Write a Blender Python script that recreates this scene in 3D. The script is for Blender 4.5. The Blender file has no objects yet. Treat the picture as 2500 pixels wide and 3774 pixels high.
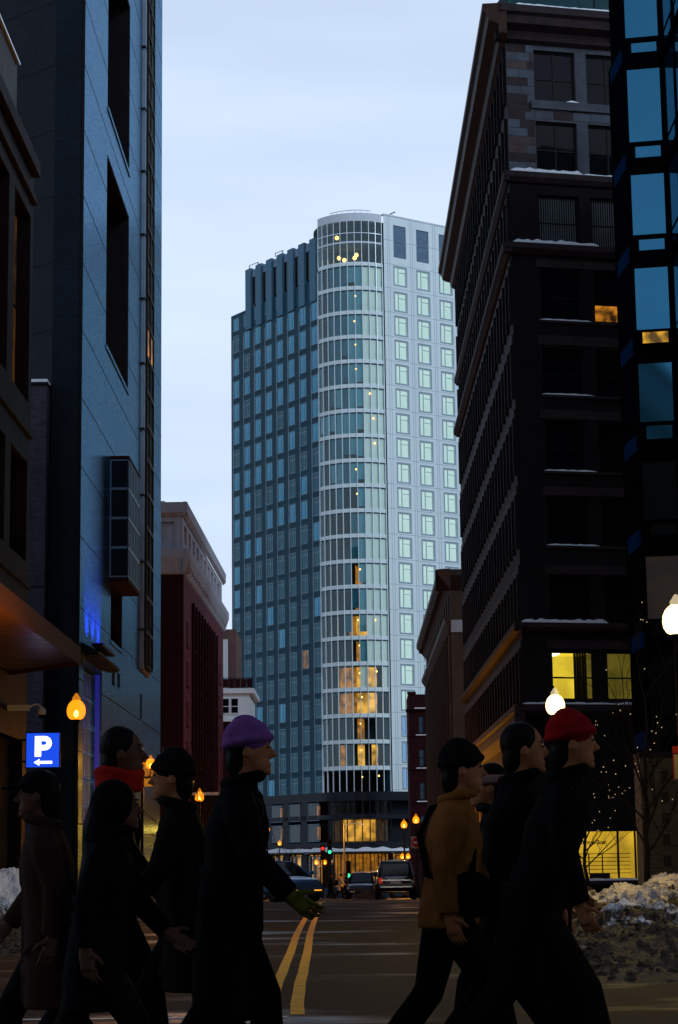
import bpy, bmesh, math, random
from mathutils import Vector, Matrix
random.seed(7)
sc = bpy.context.scene
C = sc.collection
R = math.radians

# ------------------------------------------------------------------ camera
cam = bpy.data.cameras.new('camera')
cam.sensor_fit = 'HORIZONTAL'; cam.sensor_width = 24.0; cam.lens = 71.712
cam.clip_start = 0.5; cam.clip_end = 3000
camo = bpy.data.objects.new('camera', cam); C.objects.link(camo)
EYE = 1.1
camo.matrix_world = Matrix(((0.99990247, 0.01326437, 0.00437019, 0),
                            (0.00659299, -0.17247254, -0.98499226, 0),
                            (-0.01231156, 0.98492501, -0.17254317, EYE),
                            (0, 0, 0, 1)))
sc.camera = camo

# ------------------------------------------------------------------ sky, sun, exposure
SUN_EL, SUN_AZ = 30.0, 125.0          # azimuth clockwise from +Y (the street): behind the camera, to the right
world = bpy.data.worlds.new('World'); sc.world = world; world.use_nodes = True
wn, wl = world.node_tree.nodes, world.node_tree.links
bg = wn['Background']
sky = wn.new('ShaderNodeTexSky'); sky.sky_type = 'NISHITA'; sky.sun_disc = False
sky.sun_elevation = R(SUN_EL); sky.sun_rotation = R(SUN_AZ)
sky.air_density = 1.0; sky.dust_density = 0.6; sky.ozone_density = 2.5
# haze veil: pale towards the horizon all round, thinning to the dark blue zenith, with faint level streaks
tc = wn.new('ShaderNodeTexCoord'); mp = wn.new('ShaderNodeMapping'); mp.inputs['Scale'].default_value = (2.2, 2.2, 14)
nz = wn.new('ShaderNodeTexNoise'); nz.inputs['Scale'].default_value = 1.6; nz.inputs['Detail'].default_value = 5
sxyz = wn.new('ShaderNodeSeparateXYZ'); wl.new(tc.outputs['Generated'], sxyz.inputs[0])
el = wn.new('ShaderNodeMapRange'); el.interpolation_type = 'SMOOTHSTEP'
el.inputs[1].default_value = .28; el.inputs[2].default_value = .85; el.inputs[3].default_value = .9; el.inputs[4].default_value = .05
wl.new(sxyz.outputs['Z'], el.inputs[0])
rp = wn.new('ShaderNodeMapRange'); rp.inputs[1].default_value = .35; rp.inputs[2].default_value = .7
rp.inputs[3].default_value = -.06; rp.inputs[4].default_value = .06
ad = wn.new('ShaderNodeMath'); ad.operation = 'ADD'; ad.use_clamp = True
mx = wn.new('ShaderNodeMix'); mx.data_type = 'RGBA'
mx.inputs[7].default_value = (7.5, 9.0, 11.3, 1)
wl.new(tc.outputs['Generated'], mp.inputs['Vector']); wl.new(mp.outputs['Vector'], nz.inputs['Vector'])
wl.new(nz.outputs['Fac'], rp.inputs[0]); wl.new(rp.outputs[0], ad.inputs[0]); wl.new(el.outputs[0], ad.inputs[1]); wl.new(ad.outputs[0], mx.inputs[0])
dim = wn.new('ShaderNodeMix'); dim.data_type = 'RGBA'; dim.blend_type = 'MULTIPLY'; dim.inputs[0].default_value = 1; dim.inputs[7].default_value = (.35, .42, .55, 1)
wl.new(sky.outputs['Color'], dim.inputs[6]); wl.new(dim.outputs[2], mx.inputs[6]); wl.new(mx.outputs[2], bg.inputs['Color'])
bg.inputs['Strength'].default_value = 0.1

sun = bpy.data.lights.new('sun', 'SUN'); sun.energy = 0.9; sun.angle = R(14); sun.color = (.68, .86, 1.0)
suno = bpy.data.objects.new('sun', sun); C.objects.link(suno)
SEL = R(SUN_EL)
sd = Vector((math.sin(R(SUN_AZ)) * math.cos(SEL), math.cos(R(SUN_AZ)) * math.cos(SEL), math.sin(SEL)))
suno.rotation_euler = sd.to_track_quat('Z', 'Y').to_euler(); suno.location = (40, -40, 90)

sc.view_settings.view_transform = 'Standard'; sc.view_settings.look = 'None'
sc.view_settings.exposure = 0.0; sc.view_settings.gamma = 1.0
try: sc.view_settings.use_curve_mapping = False
except Exception: pass

# ------------------------------------------------------------------ helpers
BASE = {}
def thing(name, label, cat, loc=(0, 0, 0), group=None, rz=0.0):
    o = bpy.data.objects.new(name, None); C.objects.link(o)
    o.location = loc; o.rotation_euler = (0, 0, rz); o.empty_display_size = .3
    BASE[o.name] = Vector(loc)
    return tag(o, label, cat, group)
def tag(o, label=None, cat=None, group=None, kind=None):
    if label: o['label'] = label
    if cat: o['category'] = cat
    if group: o['group'] = group
    if kind: o['kind'] = kind
    return o
def copy_tree(o, parent=None):
    c = o.copy(); C.objects.link(c)
    if parent: c.parent = parent
    for ch in list(o.children): copy_tree(ch, c)
    return c

class Face:
    """a vertical wall plane: origin, outward normal; s runs along the wall, n outward"""
    def __init__(f, o, n):
        f.o = Vector((o[0], o[1], 0)); f.n = Vector((n[0], n[1], 0)).normalized()
        f.d = Vector((-f.n.y, f.n.x, 0)); f.rot = math.atan2(f.d.y, f.d.x)
    def pt(f, s, n, z): return f.o + f.d * s + f.n * n + Vector((0, 0, z))

class MB:
    def __init__(m, face=None): m.v = []; m.f = []; m.face = face; m.mi = []; m.cur = 0
    def P(m, p):
        if m.face: return m.face.pt(*p)
        return Vector(p)
    def add(m, pts, faces):
        k = len(m.v); m.v += [m.P(p) for p in pts]
        for f in faces: m.f.append(tuple(i + k for i in f)); m.mi.append(m.cur)
        return m
    def box(m, a0, a1, b0, b1, z0, z1):
        # with a face: a = s, b = n (outward); the mirrored handedness is fixed by recalc at build
        return m.add([(a0, b0, z0), (a1, b0, z0), (a1, b1, z0), (a0, b1, z0), (a0, b0, z1), (a1, b0, z1), (a1, b1, z1), (a0, b1, z1)],
              [(0, 3, 2, 1), (4, 5, 6, 7), (0, 1, 5, 4), (1, 2, 6, 5), (2, 3, 7, 6), (3, 0, 4, 7)])
    def quad(m, *p): return m.add(p, [tuple(range(len(p)))])
    def prism(m, poly, z0, z1):
        n = len(poly); pts = [(x, y, z0) for x, y in poly] + [(x, y, z1) for x, y in poly]
        fs = [tuple(reversed(range(n))), tuple(range(n, 2 * n))] + [(i, (i + 1) % n, n + (i + 1) % n, n + i) for i in range(n)]
        return m.add(pts, fs)
    def extrude(m, prof, s0, s1):
        """profile in (n, z) swept along s"""
        n = len(prof); pts = [(s0, a, z) for a, z in prof] + [(s1, a, z) for a, z in prof]
        fs = [tuple(range(n)), tuple(reversed(range(n, 2 * n)))] + [(i, n + i, n + (i + 1) % n, (i + 1) % n) for i in range(n)]
        return m.add(pts, fs)
    def lathe(m, prof, c=(0, 0, 0), seg=12):
        pts = []; fs = []
        for r, z in prof:
            for k in range(seg):
                a = 2 * math.pi * k / seg; pts.append((c[0] + r * math.cos(a), c[1] + r * math.sin(a), c[2] + z))
        for i in range(len(prof) - 1):
            for k in range(seg):
                k2 = (k + 1) % seg; fs.append((i * seg + k, i * seg + k2, (i + 1) * seg + k2, (i + 1) * seg + k))
        fs.append(tuple(reversed(range(seg)))); fs.append(tuple(range((len(prof) - 1) * seg, len(prof) * seg)))
        return m.add(pts, fs)
    def tube(m, pts, radii, seg=8, sq=1.0):
        pts = [Vector(p) for p in pts]; n = len(pts); V = []; fs = []
        if not hasattr(radii, '__len__'): radii = [radii] * n
        up0 = None
        for i, p in enumerate(pts):
            t = (pts[min(i + 1, n - 1)] - pts[max(i - 1, 0)]).normalized()
            ref = Vector((0, 0, 1)) if abs(t.z) < .9 else Vector((1, 0, 0))
            if up0 is not None: ref = up0
            a = (ref - t * ref.dot(t)).normalized(); b = t.cross(a); up0 = a
            for k in range(seg):
                q = 2 * math.pi * k / seg
                V.append(p + a * radii[i] * math.cos(q) + b * radii[i] * sq * math.sin(q))
        for i in range(n - 1):
            for k in range(seg):
                k2 = (k + 1) % seg; fs.append((i * seg + k, i * seg + k2, (i + 1) * seg + k2, (i + 1) * seg + k))
        fs.append(tuple(reversed(range(seg)))); fs.append(tuple(range((n - 1) * seg, n * seg)))
        return m.add(V, fs)
    def ball(m, c, rx, ry=None, rz=None, seg=12, rings=8):
        ry = ry or rx; rz = rz or rx; pts = []; fs = []
        for i in range(rings + 1):
            t = math.pi * i / rings
            for k in range(seg):
                a = 2 * math.pi * k / seg
                pts.append((c[0] + rx * math.sin(t) * math.cos(a), c[1] + ry * math.sin(t) * math.sin(a), c[2] - rz * math.cos(t)))
        for i in range(rings):
            for k in range(seg):
                k2 = (k + 1) % seg; fs.append((i * seg + k, i * seg + k2, (i + 1) * seg + k2, (i + 1) * seg + k))
        return m.add(pts, fs)
    def mesh(m, name, mats, smooth=False, fix=True):
        me = bpy.data.meshes.new(name)
        me.from_pydata([tuple(v) for v in m.v], [], m.f)
        mats = mats if isinstance(mats, (list, tuple)) else [mats]
        for q in mats: me.materials.append(q)
        if len(mats) > 1: me.polygons.foreach_set('material_index', m.mi)
        if fix:
            b = bmesh.new(); b.from_mesh(me); bmesh.ops.recalc_face_normals(b, faces=b.faces); b.to_mesh(me); b.free()
        uv = me.uv_layers.new(name='UVMap').data
        V = me.vertices
        for p in me.polygons:
            nn = p.normal
            if abs(nn.z) > .75:
                for li in p.loop_indices: co = V[me.loops[li].vertex_index].co; uv[li].uv = (co.x, co.y)
            else:
                t = Vector((-nn.y, nn.x, 0)).normalized()
                for li in p.loop_indices: co = V[me.loops[li].vertex_index].co; uv[li].uv = (co.dot(t), co.z)
        if smooth: me.polygons.foreach_set('use_smooth', [True] * len(me.polygons))
        return me
    def build(m, name, mats, parent=None, smooth=False, fix=True):
        o = bpy.data.objects.new(name, m.mesh(name, mats, smooth, fix)); C.objects.link(o)
        if parent:
            o.parent = parent
            if parent.type == 'EMPTY': o.location = -BASE.get(parent.name, Vector())
        return o
def inst(name, me, parent, loc, rz=0, rot=None, scale=None):
    o = bpy.data.objects.new(name, me); C.objects.link(o); o.parent = parent
    o.location = Vector(loc) - (BASE.get(parent.name, Vector()) if parent.type == 'EMPTY' else Vector())
    o.rotation_euler = rot if rot else (0, 0, rz)
    if scale: o.scale = scale
    return o
def sub(name, me, parent):
    o = bpy.data.objects.new(name, me); C.objects.link(o); o.parent = parent; return o
def struct(name, mb, m, smooth=False):
    return tag(mb.build(name, m, None, smooth), kind='structure')
def wall_holes(face, s0, s1, z0, z1, holes, depth, n=0.0):
    """outer wall sheet with real openings and their reveals"""
    m = MB(face)
    S = sorted(set([s0, s1] + [h[0] for h in holes] + [h[1] for h in holes])); S = [s for s in S if s0 <= s <= s1]
    Z = sorted(set([z0, z1] + [h[2] for h in holes] + [h[3] for h in holes])); Z = [z for z in Z if z0 <= z <= z1]
    for i in range(len(S) - 1):
        zs = None
        for j in range(len(Z) - 1):
            a, b = (S[i] + S[i + 1]) / 2, (Z[j] + Z[j + 1]) / 2
            inside = any(h[0] < a < h[1] and h[2] < b < h[3] for h in holes)
            if not inside and zs is None: zs = Z[j]
            if zs is not None and (inside or j == len(Z) - 2):
                ze = Z[j] if inside else Z[j + 1]
                m.quad((S[i], n, zs), (S[i + 1], n, zs), (S[i + 1], n, ze), (S[i], n, ze)); zs = None
    for a, b, c, d in holes:
        e = n - depth
        m.quad((a, n, c), (a, n, d), (a, e, d), (a, e, c)); m.quad((b, n, c), (b, e, c), (b, e, d), (b, n, d))
        m.quad((a, n, d), (b, n, d), (b, e, d), (a, e, d)); m.quad((a, n, c), (a, e, c), (b, e, c), (b, n, c))
    return m

# ------------------------------------------------------------------ materials (all procedural)
def mat(name, col, rough=.7, metal=0.0, var=.2, scale=1.5, bump=0.0, spec=.08, brick=None, streak=False, coat=0.0, uv=False):
    m = bpy.data.materials.new(name); m.use_nodes = True
    N, L = m.node_tree.nodes, m.node_tree.links; b = N['Principled BSDF']
    b.inputs['Roughness'].default_value = rough; b.inputs['Metallic'].default_value = metal
    b.inputs['Specular IOR Level'].default_value = spec; b.inputs['Coat Weight'].default_value = coat
    tc = N.new('ShaderNodeTexCoord'); src = tc.outputs['Object']
    mp = N.new('ShaderNodeMapping'); L.new(src, mp.inputs['Vector'])
    if streak: mp.inputs['Scale'].default_value = (1.6, 1.6, .12)
    n = N.new('ShaderNodeTexNoise'); n.inputs['Scale'].default_value = scale; n.inputs['Detail'].default_value = 6; n.inputs['Roughness'].default_value = .6
    L.new(mp.outputs['Vector'], n.inputs['Vector'])
    mr = N.new('ShaderNodeMapRange'); mr.inputs[1].default_value = .25; mr.inputs[2].default_value = .75
    mr.inputs[3].default_value = 1 - var; mr.inputs[4].default_value = 1 + var; L.new(n.outputs['Fac'], mr.inputs[0])
    mul = N.new('ShaderNodeMix'); mul.data_type = 'RGBA'; mul.blend_type = 'MULTIPLY'; mul.inputs[0].default_value = 1
    cc = N.new('ShaderNodeCombineColor')
    for i in range(3): L.new(mr.outputs[0], cc.inputs[i])
    L.new(cc.outputs[0], mul.inputs[7]); mul.inputs[6].default_value = (*col, 1)
    hsrc = n.outputs['Fac']
    if brick:
        bw, bh, mo, mcol, bv = brick
        br = N.new('ShaderNodeTexBrick'); br.inputs['Scale'].default_value = 1; br.inputs['Brick Width'].default_value = bw
        br.inputs['Row Height'].default_value = bh; br.inputs['Mortar Size'].default_value = mo; br.inputs['Mortar Smooth'].default_value = .2
        br.inputs['Color1'].default_value = (*[c * (1 - bv) for c in col], 1); br.inputs['Color2'].default_value = (*[c * (1 + bv) for c in col], 1)
        br.inputs['Mortar'].default_value = (*mcol, 1)
        L.new(tc.outputs['UV'], br.inputs['Vector']); L.new(br.outputs['Color'], mul.inputs[6]); hsrc = br.outputs['Fac']
    L.new(mul.outputs[2], b.inputs['Base Color'])
    rr = N.new('ShaderNodeMapRange'); rr.inputs[3].default_value = max(.02, rough * .85); rr.inputs[4].default_value = min(1, rough * 1.15)
    L.new(n.outputs['Fac'], rr.inputs[0]); L.new(rr.outputs[0], b.inputs['Roughness'])
    if bump:
        bp = N.new('ShaderNodeBump'); bp.inputs['Strength'].default_value = bump; bp.inputs['Distance'].default_value = .02
        if brick: bp.invert = True
        L.new(hsrc, bp.inputs['Height']); L.new(bp.outputs[0], b.inputs['Normal'])
    return m
def emis(name, col, st, base=(.02, .02, .02)):
    m = bpy.data.materials.new(name); m.use_nodes = True; b = m.node_tree.nodes['Principled BSDF']
    b.inputs['Base Color'].default_value = (*base, 1); b.inputs['Emission Color'].default_value = (*col, 1); b.inputs['Emission Strength'].default_value = st
    b.inputs['Roughness'].default_value = .4
    return m
def lit_room(name, col, st, scale=.8, lo=.25):
    """a lit interior surface, uneven"""
    m = emis(name, col, st); N, L = m.node_tree.nodes, m.node_tree.links; b = N['Principled BSDF']
    tc = N.new('ShaderNodeTexCoord'); n = N.new('ShaderNodeTexNoise'); n.inputs['Scale'].default_value = scale; n.inputs['Detail'].default_value = 3
    r = N.new('ShaderNodeMapRange'); r.inputs[1].default_value = .35; r.inputs[2].default_value = .65; r.inputs[3].default_value = st * lo; r.inputs[4].default_value = st * 1.2
    L.new(tc.outputs['Object'], n.inputs['Vector']); L.new(n.outputs['Fac'], r.inputs[0]); L.new(r.outputs[0], b.inputs['Emission Strength'])
    return m
def glass_mix(name, tint, refl, rough=.03, gcol=(.8, .9, .95)):
    """coated glazing: part mirror, part clear"""
    m = bpy.data.materials.new(name); m.use_nodes = True; N, L = m.node_tree.nodes, m.node_tree.links
    N.remove(N['Principled BSDF']); out = N['Material Output']
    t = N.new('ShaderNodeBsdfTransparent'); t.inputs[0].default_value = (*tint, 1)
    g = N.new('ShaderNodeBsdfGlossy'); g.inputs['Color'].default_value = (*gcol, 1); g.inputs['Roughness'].default_value = rough
    fr = N.new('ShaderNodeLayerWeight'); fr.inputs['Blend'].default_value = .5
    pw_ = N.new('ShaderNodeMath'); pw_.operation = 'POWER'; pw_.inputs[1].default_value = 4.0; L.new(fr.outputs['Facing'], pw_.inputs[0])
    ad = N.new('ShaderNodeMath'); ad.operation = 'ADD'; ad.use_clamp = True; ad.inputs[1].default_value = refl
    tc = N.new('ShaderNodeTexCoord'); n = N.new('ShaderNodeTexNoise'); n.inputs['Scale'].default_value = .35
    bp = N.new('ShaderNodeBump'); bp.inputs['Strength'].default_value = .06; bp.inputs['Distance'].default_value = .2
    L.new(tc.outputs['Object'], n.inputs['Vector']); L.new(n.outputs['Fac'], bp.inputs['Height']); L.new(bp.outputs[0], g.inputs['Normal'])
    mx = N.new('ShaderNodeMixShader'); L.new(pw_.outputs[0], ad.inputs[0]); L.new(ad.outputs[0], mx.inputs[0])
    L.new(t.outputs[0], mx.inputs[1]); L.new(g.outputs[0], mx.inputs[2]); L.new(mx.outputs[0], out.inputs['Surface'])
    return m
def snow_mat(name, dirt):
    m = bpy.data.materials.new(name); m.use_nodes = True; N, L = m.node_tree.nodes, m.node_tree.links; b = N['Principled BSDF']
    tc = N.new('ShaderNodeTexCoord')
    n = N.new('ShaderNodeTexNoise'); n.inputs['Scale'].default_value = 2.6; n.inputs['Detail'].default_value = 9; n.inputs['Roughness'].default_value = .65
    n2 = N.new('ShaderNodeTexNoise'); n2.inputs['Scale'].default_value = 22; n2.inputs['Detail'].default_value = 7
    geo = N.new('ShaderNodeNewGeometry'); sx = N.new('ShaderNodeSeparateXYZ'); L.new(geo.outputs['Position'], sx.inputs[0])
    zz = N.new('ShaderNodeMapRange'); zz.inputs[1].default_value = .3; zz.inputs[2].default_value = .85; zz.inputs[3].default_value = .24; zz.inputs[4].default_value = -.2
    L.new(sx.outputs['Z'], zz.inputs[0])
    a = N.new('ShaderNodeMath'); a.operation = 'ADD'; L.new(n.outputs['Fac'], a.inputs[0]); L.new(zz.outputs[0], a.inputs[1])
    r = N.new('ShaderNodeValToRGB'); r.color_ramp.elements[0].position = .5 - dirt; r.color_ramp.elements[1].position = .62 - dirt
    r.color_ramp.elements[0].color = (.8, .76, .78, 1); r.color_ramp.elements[1].color = (.06, .035, .016, 1)
    L.new(tc.outputs['Object'], n.inputs['Vector']); L.new(tc.outputs['Object'], n2.inputs['Vector']); L.new(a.outputs[0], r.inputs[0]); L.new(r.outputs[0], b.inputs['Base Color'])
    bp = N.new('ShaderNodeBump'); bp.inputs['Strength'].default_value = .8; bp.inputs['Distance'].default_value = .05
    L.new(n2.outputs['Fac'], bp.inputs['Height']); L.new(bp.outputs[0], b.inputs['Normal']); b.inputs['Roughness'].default_value = .8
    return m
M = {}
M['grey_brick'] = mat('glazed_blue_grey_brick', (.018, .05, .065), .5, var=.3, scale=.5, brick=(.24, .085, .014, (.01, .03, .04), .35), bump=.3, spec=.05)
def glaze(m, tint, rough, fac):
    N, L = m.node_tree.nodes, m.node_tree.links; b = N['Principled BSDF']; out = N['Material Output']
    g = N.new('ShaderNodeBsdfGlossy'); g.inputs['Color'].default_value = (*tint, 1); g.inputs['Roughness'].default_value = rough
    br = [n for n in N if n.type == 'TEX_BRICK'][0]; mr = N.new('ShaderNodeMapRange'); mr.inputs[3].default_value = fac; mr.inputs[4].default_value = fac * .35
    L.new(br.outputs['Fac'], mr.inputs[0])
    hs = N.new('ShaderNodeMix'); hs.data_type = 'RGBA'; hs.blend_type = 'MULTIPLY'; hs.inputs[0].default_value = 1; hs.inputs[6].default_value = (*[c * 1.0 for c in tint], 1)
    bc = N.new('ShaderNodeMapRange'); bc.inputs[1].default_value = .025; bc.inputs[2].default_value = .075; bc.inputs[3].default_value = .7; bc.inputs[4].default_value = 1.3; L.new(br.outputs['Color'], bc.inputs[0])
    cc = N.new('ShaderNodeCombineColor')
    for i in range(3): L.new(bc.outputs[0], cc.inputs[i])
    L.new(cc.outputs[0], hs.inputs[7]); L.new(hs.outputs[2], g.inputs['Color'])
    mx = N.new('ShaderNodeMixShader'); L.new(mr.outputs[0], mx.inputs[0]); L.new(b.outputs[0], mx.inputs[1]); L.new(g.outputs[0], mx.inputs[2]); L.new(mx.outputs[0], out.inputs['Surface'])
glaze(M['grey_brick'], (.2, .42, .66), .2, .62)
M['dark_brick'] = mat('dark_engineering_brick', (.004, .008, .014), .5, brick=(.24, .08, .009, (.012, .016, .022), .35), bump=.3, var=.3, scale=.4)
M['pale_brick'] = mat('grey_mauve_brick', (.05, .045, .065), .7, brick=(.24, .08, .009, (.05, .05, .06), .3), bump=.3, var=.3, scale=.5)
M['joint'] = mat('dark_joint', (.012, .014, .018), .8)
M['maroon_stone'] = mat('maroon_granite', (.012, .006, .0075), .6, var=.25, scale=2)
M['dark_glass'] = mat('dark_window_glass', (.004, .005, .007), .08, spec=.15, var=.1)
M['dark_frame'] = mat('dark_window_frame', (.012, .012, .014), .5)
M['red_brick'] = mat('red_brick', (.1, .018, .03), .8, brick=(.24, .08, .009, (.12, .04, .05), .18), bump=.2, var=.2, scale=.4)
M['oxblood'] = mat('oxblood_stucco', (.022, .004, .005), .8, var=.2)
M['limestone'] = mat('limestone', (.3, .29, .32), .8, var=.3, scale=1.2, streak=True)
M['white_panel'] = mat('white_panel', (.62, .66, .7), .55, var=.1, scale=.6, streak=True)
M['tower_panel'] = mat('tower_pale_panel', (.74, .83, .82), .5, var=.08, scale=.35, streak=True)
M['tower_shaded'] = mat('tower_shaded_panel', (.006, .055, .085), .45, var=.25, scale=.25)  # shaded version of the tower panel, darkened in its colour
M['tower_crown'] = mat('tower_crown_panel', (.08, .18, .25), .5, var=.12, scale=.4, streak=True)
M['tower_frame'] = mat('tower_window_frame', (.3, .38, .43), .4)
M['alu'] = mat('aluminium', (.7, .78, .82), .3, metal=.6, var=.05)
M['mirror'] = mat('reflective_glass', (.68, .84, .66), .04, metal=.85, var=.1, scale=.3)
M['mirror_blue'] = mat('blue_reflective_glass', (.25, .42, .6), .05, metal=.8, var=.12, scale=.3)
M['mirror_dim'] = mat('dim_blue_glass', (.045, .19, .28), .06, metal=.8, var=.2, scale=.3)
M['mirror_deep'] = mat('deep_blue_mirror', (.028, .13, .22), .05, metal=.9, var=.08, scale=.3)
M['louvre'] = mat('louvre_metal', (.11, .17, .24), .4, metal=.4)
M['black_stone'] = mat('black_granite', (.012, .014, .02), .25, var=.2)
M['brown_brick'] = mat('dark_brown_brick', (.007, .0045, .005), .75, brick=(.24, .08, .009, (.025, .02, .024), .3), bump=.3, var=.3, scale=.6)
M['brown_stone'] = mat('brown_sandstone', (.034, .024, .026), .75, var=.35, scale=1.3)
M['tan_stone'] = mat('grey_granite_block', (.065, .07, .085), .75, var=.3, scale=2)
M['tan_brick'] = mat('tan_brick', (.055, .035, .024), .8, brick=(.24, .08, .009, (.06, .045, .035), .2), bump=.2, var=.25, scale=.5)
M['teal_metal'] = mat('weathered_copper', (.02, .055, .065), .6, var=.3)
M['rust_copper'] = mat('brown_copper_cornice', (.045, .024, .018), .55, var=.3)
M['black_metal'] = mat('black_cast_iron', (.01, .01, .011), .4, var=.2)
M['bay_frame'] = mat('black_bay_frame', (.002, .0025, .004), .9, var=.1, spec=0)
M['apron_blue'] = mat('blue_enamel_panel', (.003, .018, .06), .9, spec=0)
M['snow'] = mat('clean_snow', (.78, .8, .86), .8, var=.08, bump=.3, scale=6)
M['snow_dirty'] = snow_mat('ploughed_dirty_snow', .04)
M['yellow_paint'] = mat('yellow_road_paint', (.85, .4, .0), .6, var=.35, scale=5)
M['white_paint'] = mat('white_road_paint', (.75, .7, .66), .6, var=.35, scale=5)
M['concrete'] = mat('pavement_concrete', (.06, .055, .055), .75, var=.25, scale=1.5)
M['bark'] = mat('tree_bark', (.03, .022, .016), .9, var=.4, scale=8)
M['canopy_paint'] = mat('tan_canopy_paint', (.11, .05, .03), .5, var=.15)
M['plank'] = mat('varnished_soffit_board', (.2, .1, .04), .3, var=.25, scale=3)
M['warm_room'] = lit_room('warm_room', (1, .5, .07), .9)
M['amber_room'] = lit_room('amber_room', (1, .38, .03), .42, 1.2)
M['faint_room'] = lit_room('faint_amber_room', (1, .42, .08), .16, 1.2)
M['dim_room'] = lit_room('dim_amber_room', (1, .4, .05), .05, 1.2)
M['office'] = lit_room('yellow_office', (1, .72, .05), .85, .5, .7)
M['bulb'] = emis('lamp_bulb', (1, .5, .12), 4)

# ------------------------------------------------------------------ ground, road, pavements
def gz(y): return -0.014 * max(0.0, y - 65.0) - 0.0   # the street falls gently past the crest
def ramp_sheet(x0, x1, ys, z, thick=0.0):
    m = MB()
    for a, b in zip(ys[:-1], ys[1:]):
        m.quad((x0, a, gz(a) + z), (x1, a, gz(a) + z), (x1, b, gz(b) + z), (x0, b, gz(b) + z))
    return m
YS = [-60, 0, 10, 20, 30, 40, 50, 60, 65, 70, 80, 90, 100, 120, 140, 170, 200, 230, 250, 300]
def asphalt_mat():
    m = mat('wet_asphalt', (.006, .0065, .011), .4, var=.4, scale=2.2, spec=.12)
    N, L = m.node_tree.nodes, m.node_tree.links; b = N['Principled BSDF']
    tc = N.new('ShaderNodeTexCoord')
    n = N.new('ShaderNodeTexNoise'); n.inputs['Scale'].default_value = .55; n.inputs['Detail'].default_value = 5
    mp = N.new('ShaderNodeMapping'); mp.inputs['Scale'].default_value = (.5, 1.0, 1); L.new(tc.outputs['Object'], mp.inputs[0]); L.new(mp.outputs[0], n.inputs['Vector'])
    r = N.new('ShaderNodeMapRange'); r.inputs[1].default_value = .3; r.inputs[2].default_value = .46; r.inputs[3].default_value = .25; r.inputs[4].default_value = .85
    L.new(n.outputs['Fac'], r.inputs[0]); L.new(r.outputs[0], b.inputs['Roughness'])
    g = N.new('ShaderNodeTexNoise'); g.inputs['Scale'].default_value = 60; g.inputs['Detail'].default_value = 3; L.new(tc.outputs['Object'], g.inputs['Vector'])
    w = N.new('ShaderNodeTexNoise'); w.inputs['Scale'].default_value = 2.5; w.inputs['Detail'].default_value = 3; L.new(mp.outputs[0], w.inputs['Vector'])
    ad = N.new('ShaderNodeMath'); ad.operation = 'MULTIPLY_ADD'; ad.inputs[1].default_value = .3; L.new(g.outputs['Fac'], ad.inputs[0]); L.new(w.outputs['Fac'], ad.inputs[2])
    bp = N.new('ShaderNodeBump'); bp.inputs['Strength'].default_value = .35; bp.inputs['Distance'].default_value = .03
    L.new(ad.outputs[0], bp.inputs['Height']); L.new(bp.outputs[0], b.inputs['Normal'])
    return m
M['asphalt'] = asphalt_mat()
struct('ground', ramp_sheet(-900, 900, YS + [900, 2500], -.012), M['asphalt'])
struct('road', ramp_sheet(-6.0, 3.9, YS, 0), M['asphalt'])
def pavement(name, x0, x1, y0, y1):
    m = MB(); ys = [y0] + [y for y in YS if y0 < y < y1] + [y1]; k = x1 if x1 < 0 else x0; o = x0 if x1 < 0 else x1
    kk = k - .15 if x1 < 0 else k + .15
    for a, b in zip(ys[:-1], ys[1:]):
        m.quad((kk, a, gz(a) + .13), (o, a, gz(a) + .13), (o, b, gz(b) + .13), (kk, b, gz(b) + .13))
    m.quad((k, y0, gz(y0) - .05), (o, y0, gz(y0) - .05), (o, y0, gz(y0) + .13), (k, y0, gz(y0) + .13))
    m.quad((k, y1, gz(y1) - .05), (o, y1, gz(y1) - .05), (o, y1, gz(y1) + .13), (k, y1, gz(y1) + .13))
    p = struct(name, m, M['concrete'])
    # granite kerb stones, each its own piece
    n = 0; y = y0
    while y < min(y1, 118):
        L = 1.8 + random.random() * .5; e = min(y + L, y1)
        km = MB(); q = [(min(k, kk), y + .008), (max(k, kk), y + .008), (max(k, kk), e - .008), (min(k, kk), e - .008)]
        pts = [(x, yy, gz(yy) - .06) for x, yy in q] + [(x, yy, gz(yy) + .136 + random.random() * .006) for x, yy in q]
        km.add(pts, [(0, 3, 2, 1), (4, 5, 6, 7), (0, 1, 5, 4), (1, 2, 6, 5), (2, 3, 7, 6), (3, 0, 4, 7)])
        km.build('kerb_stone', M['tan_stone'], p); y = e; n += 1
pavement('pavement_left', -13.5, -6.0, 24, 150)
pavement('pavement_right', 3.9, 16, 36, 230)
# road markings
def ribbon(name, pts, w, m, label=None):
    mb = MB(); P = [Vector((x, y, 0)) for x, y in pts]; L = []
    for i, p in enumerate(P):
        t = (P[min(i + 1, len(P) - 1)] - P[max(i - 1, 0)]).normalized(); n = Vector((-t.y, t.x, 0))
        j = .004 * math.sin(i * 2.7)
        L.append((p + n * (w / 2 + j), p - n * (w / 2 - j)))
    for (a, b), (c, d) in zip(L[:-1], L[1:]):
        mb.quad((a.x, a.y, gz(a.y) + .005), (b.x, b.y, gz(b.y) + .005), (d.x, d.y, gz(d.y) + .005), (c.x, c.y, gz(c.y) + .005))
    return struct(name, mb, m)
ya = [15.75, 17, 18.5, 20, 22, 24, 27, 30, 34, 38, 43, 48, 54, 60, 65, 71, 78]
def cline(y): return -.42 - .62 * min(1, (y - 15.7) / 50) ** .75 + .012 * math.sin(y * .3)
ribbon('road_line', [(cline(y) + .005, y) for y in ya], .11, M['yellow_paint'])
ribbon('road_line', [(cline(y) - .215, y) for y in ya], .11, M['yellow_paint'])
ribbon('stop_line', [(-6 + i * .5, 15.55 + .02 * math.sin(i)) for i in range(12)], .13, M['white_paint'])
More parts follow.
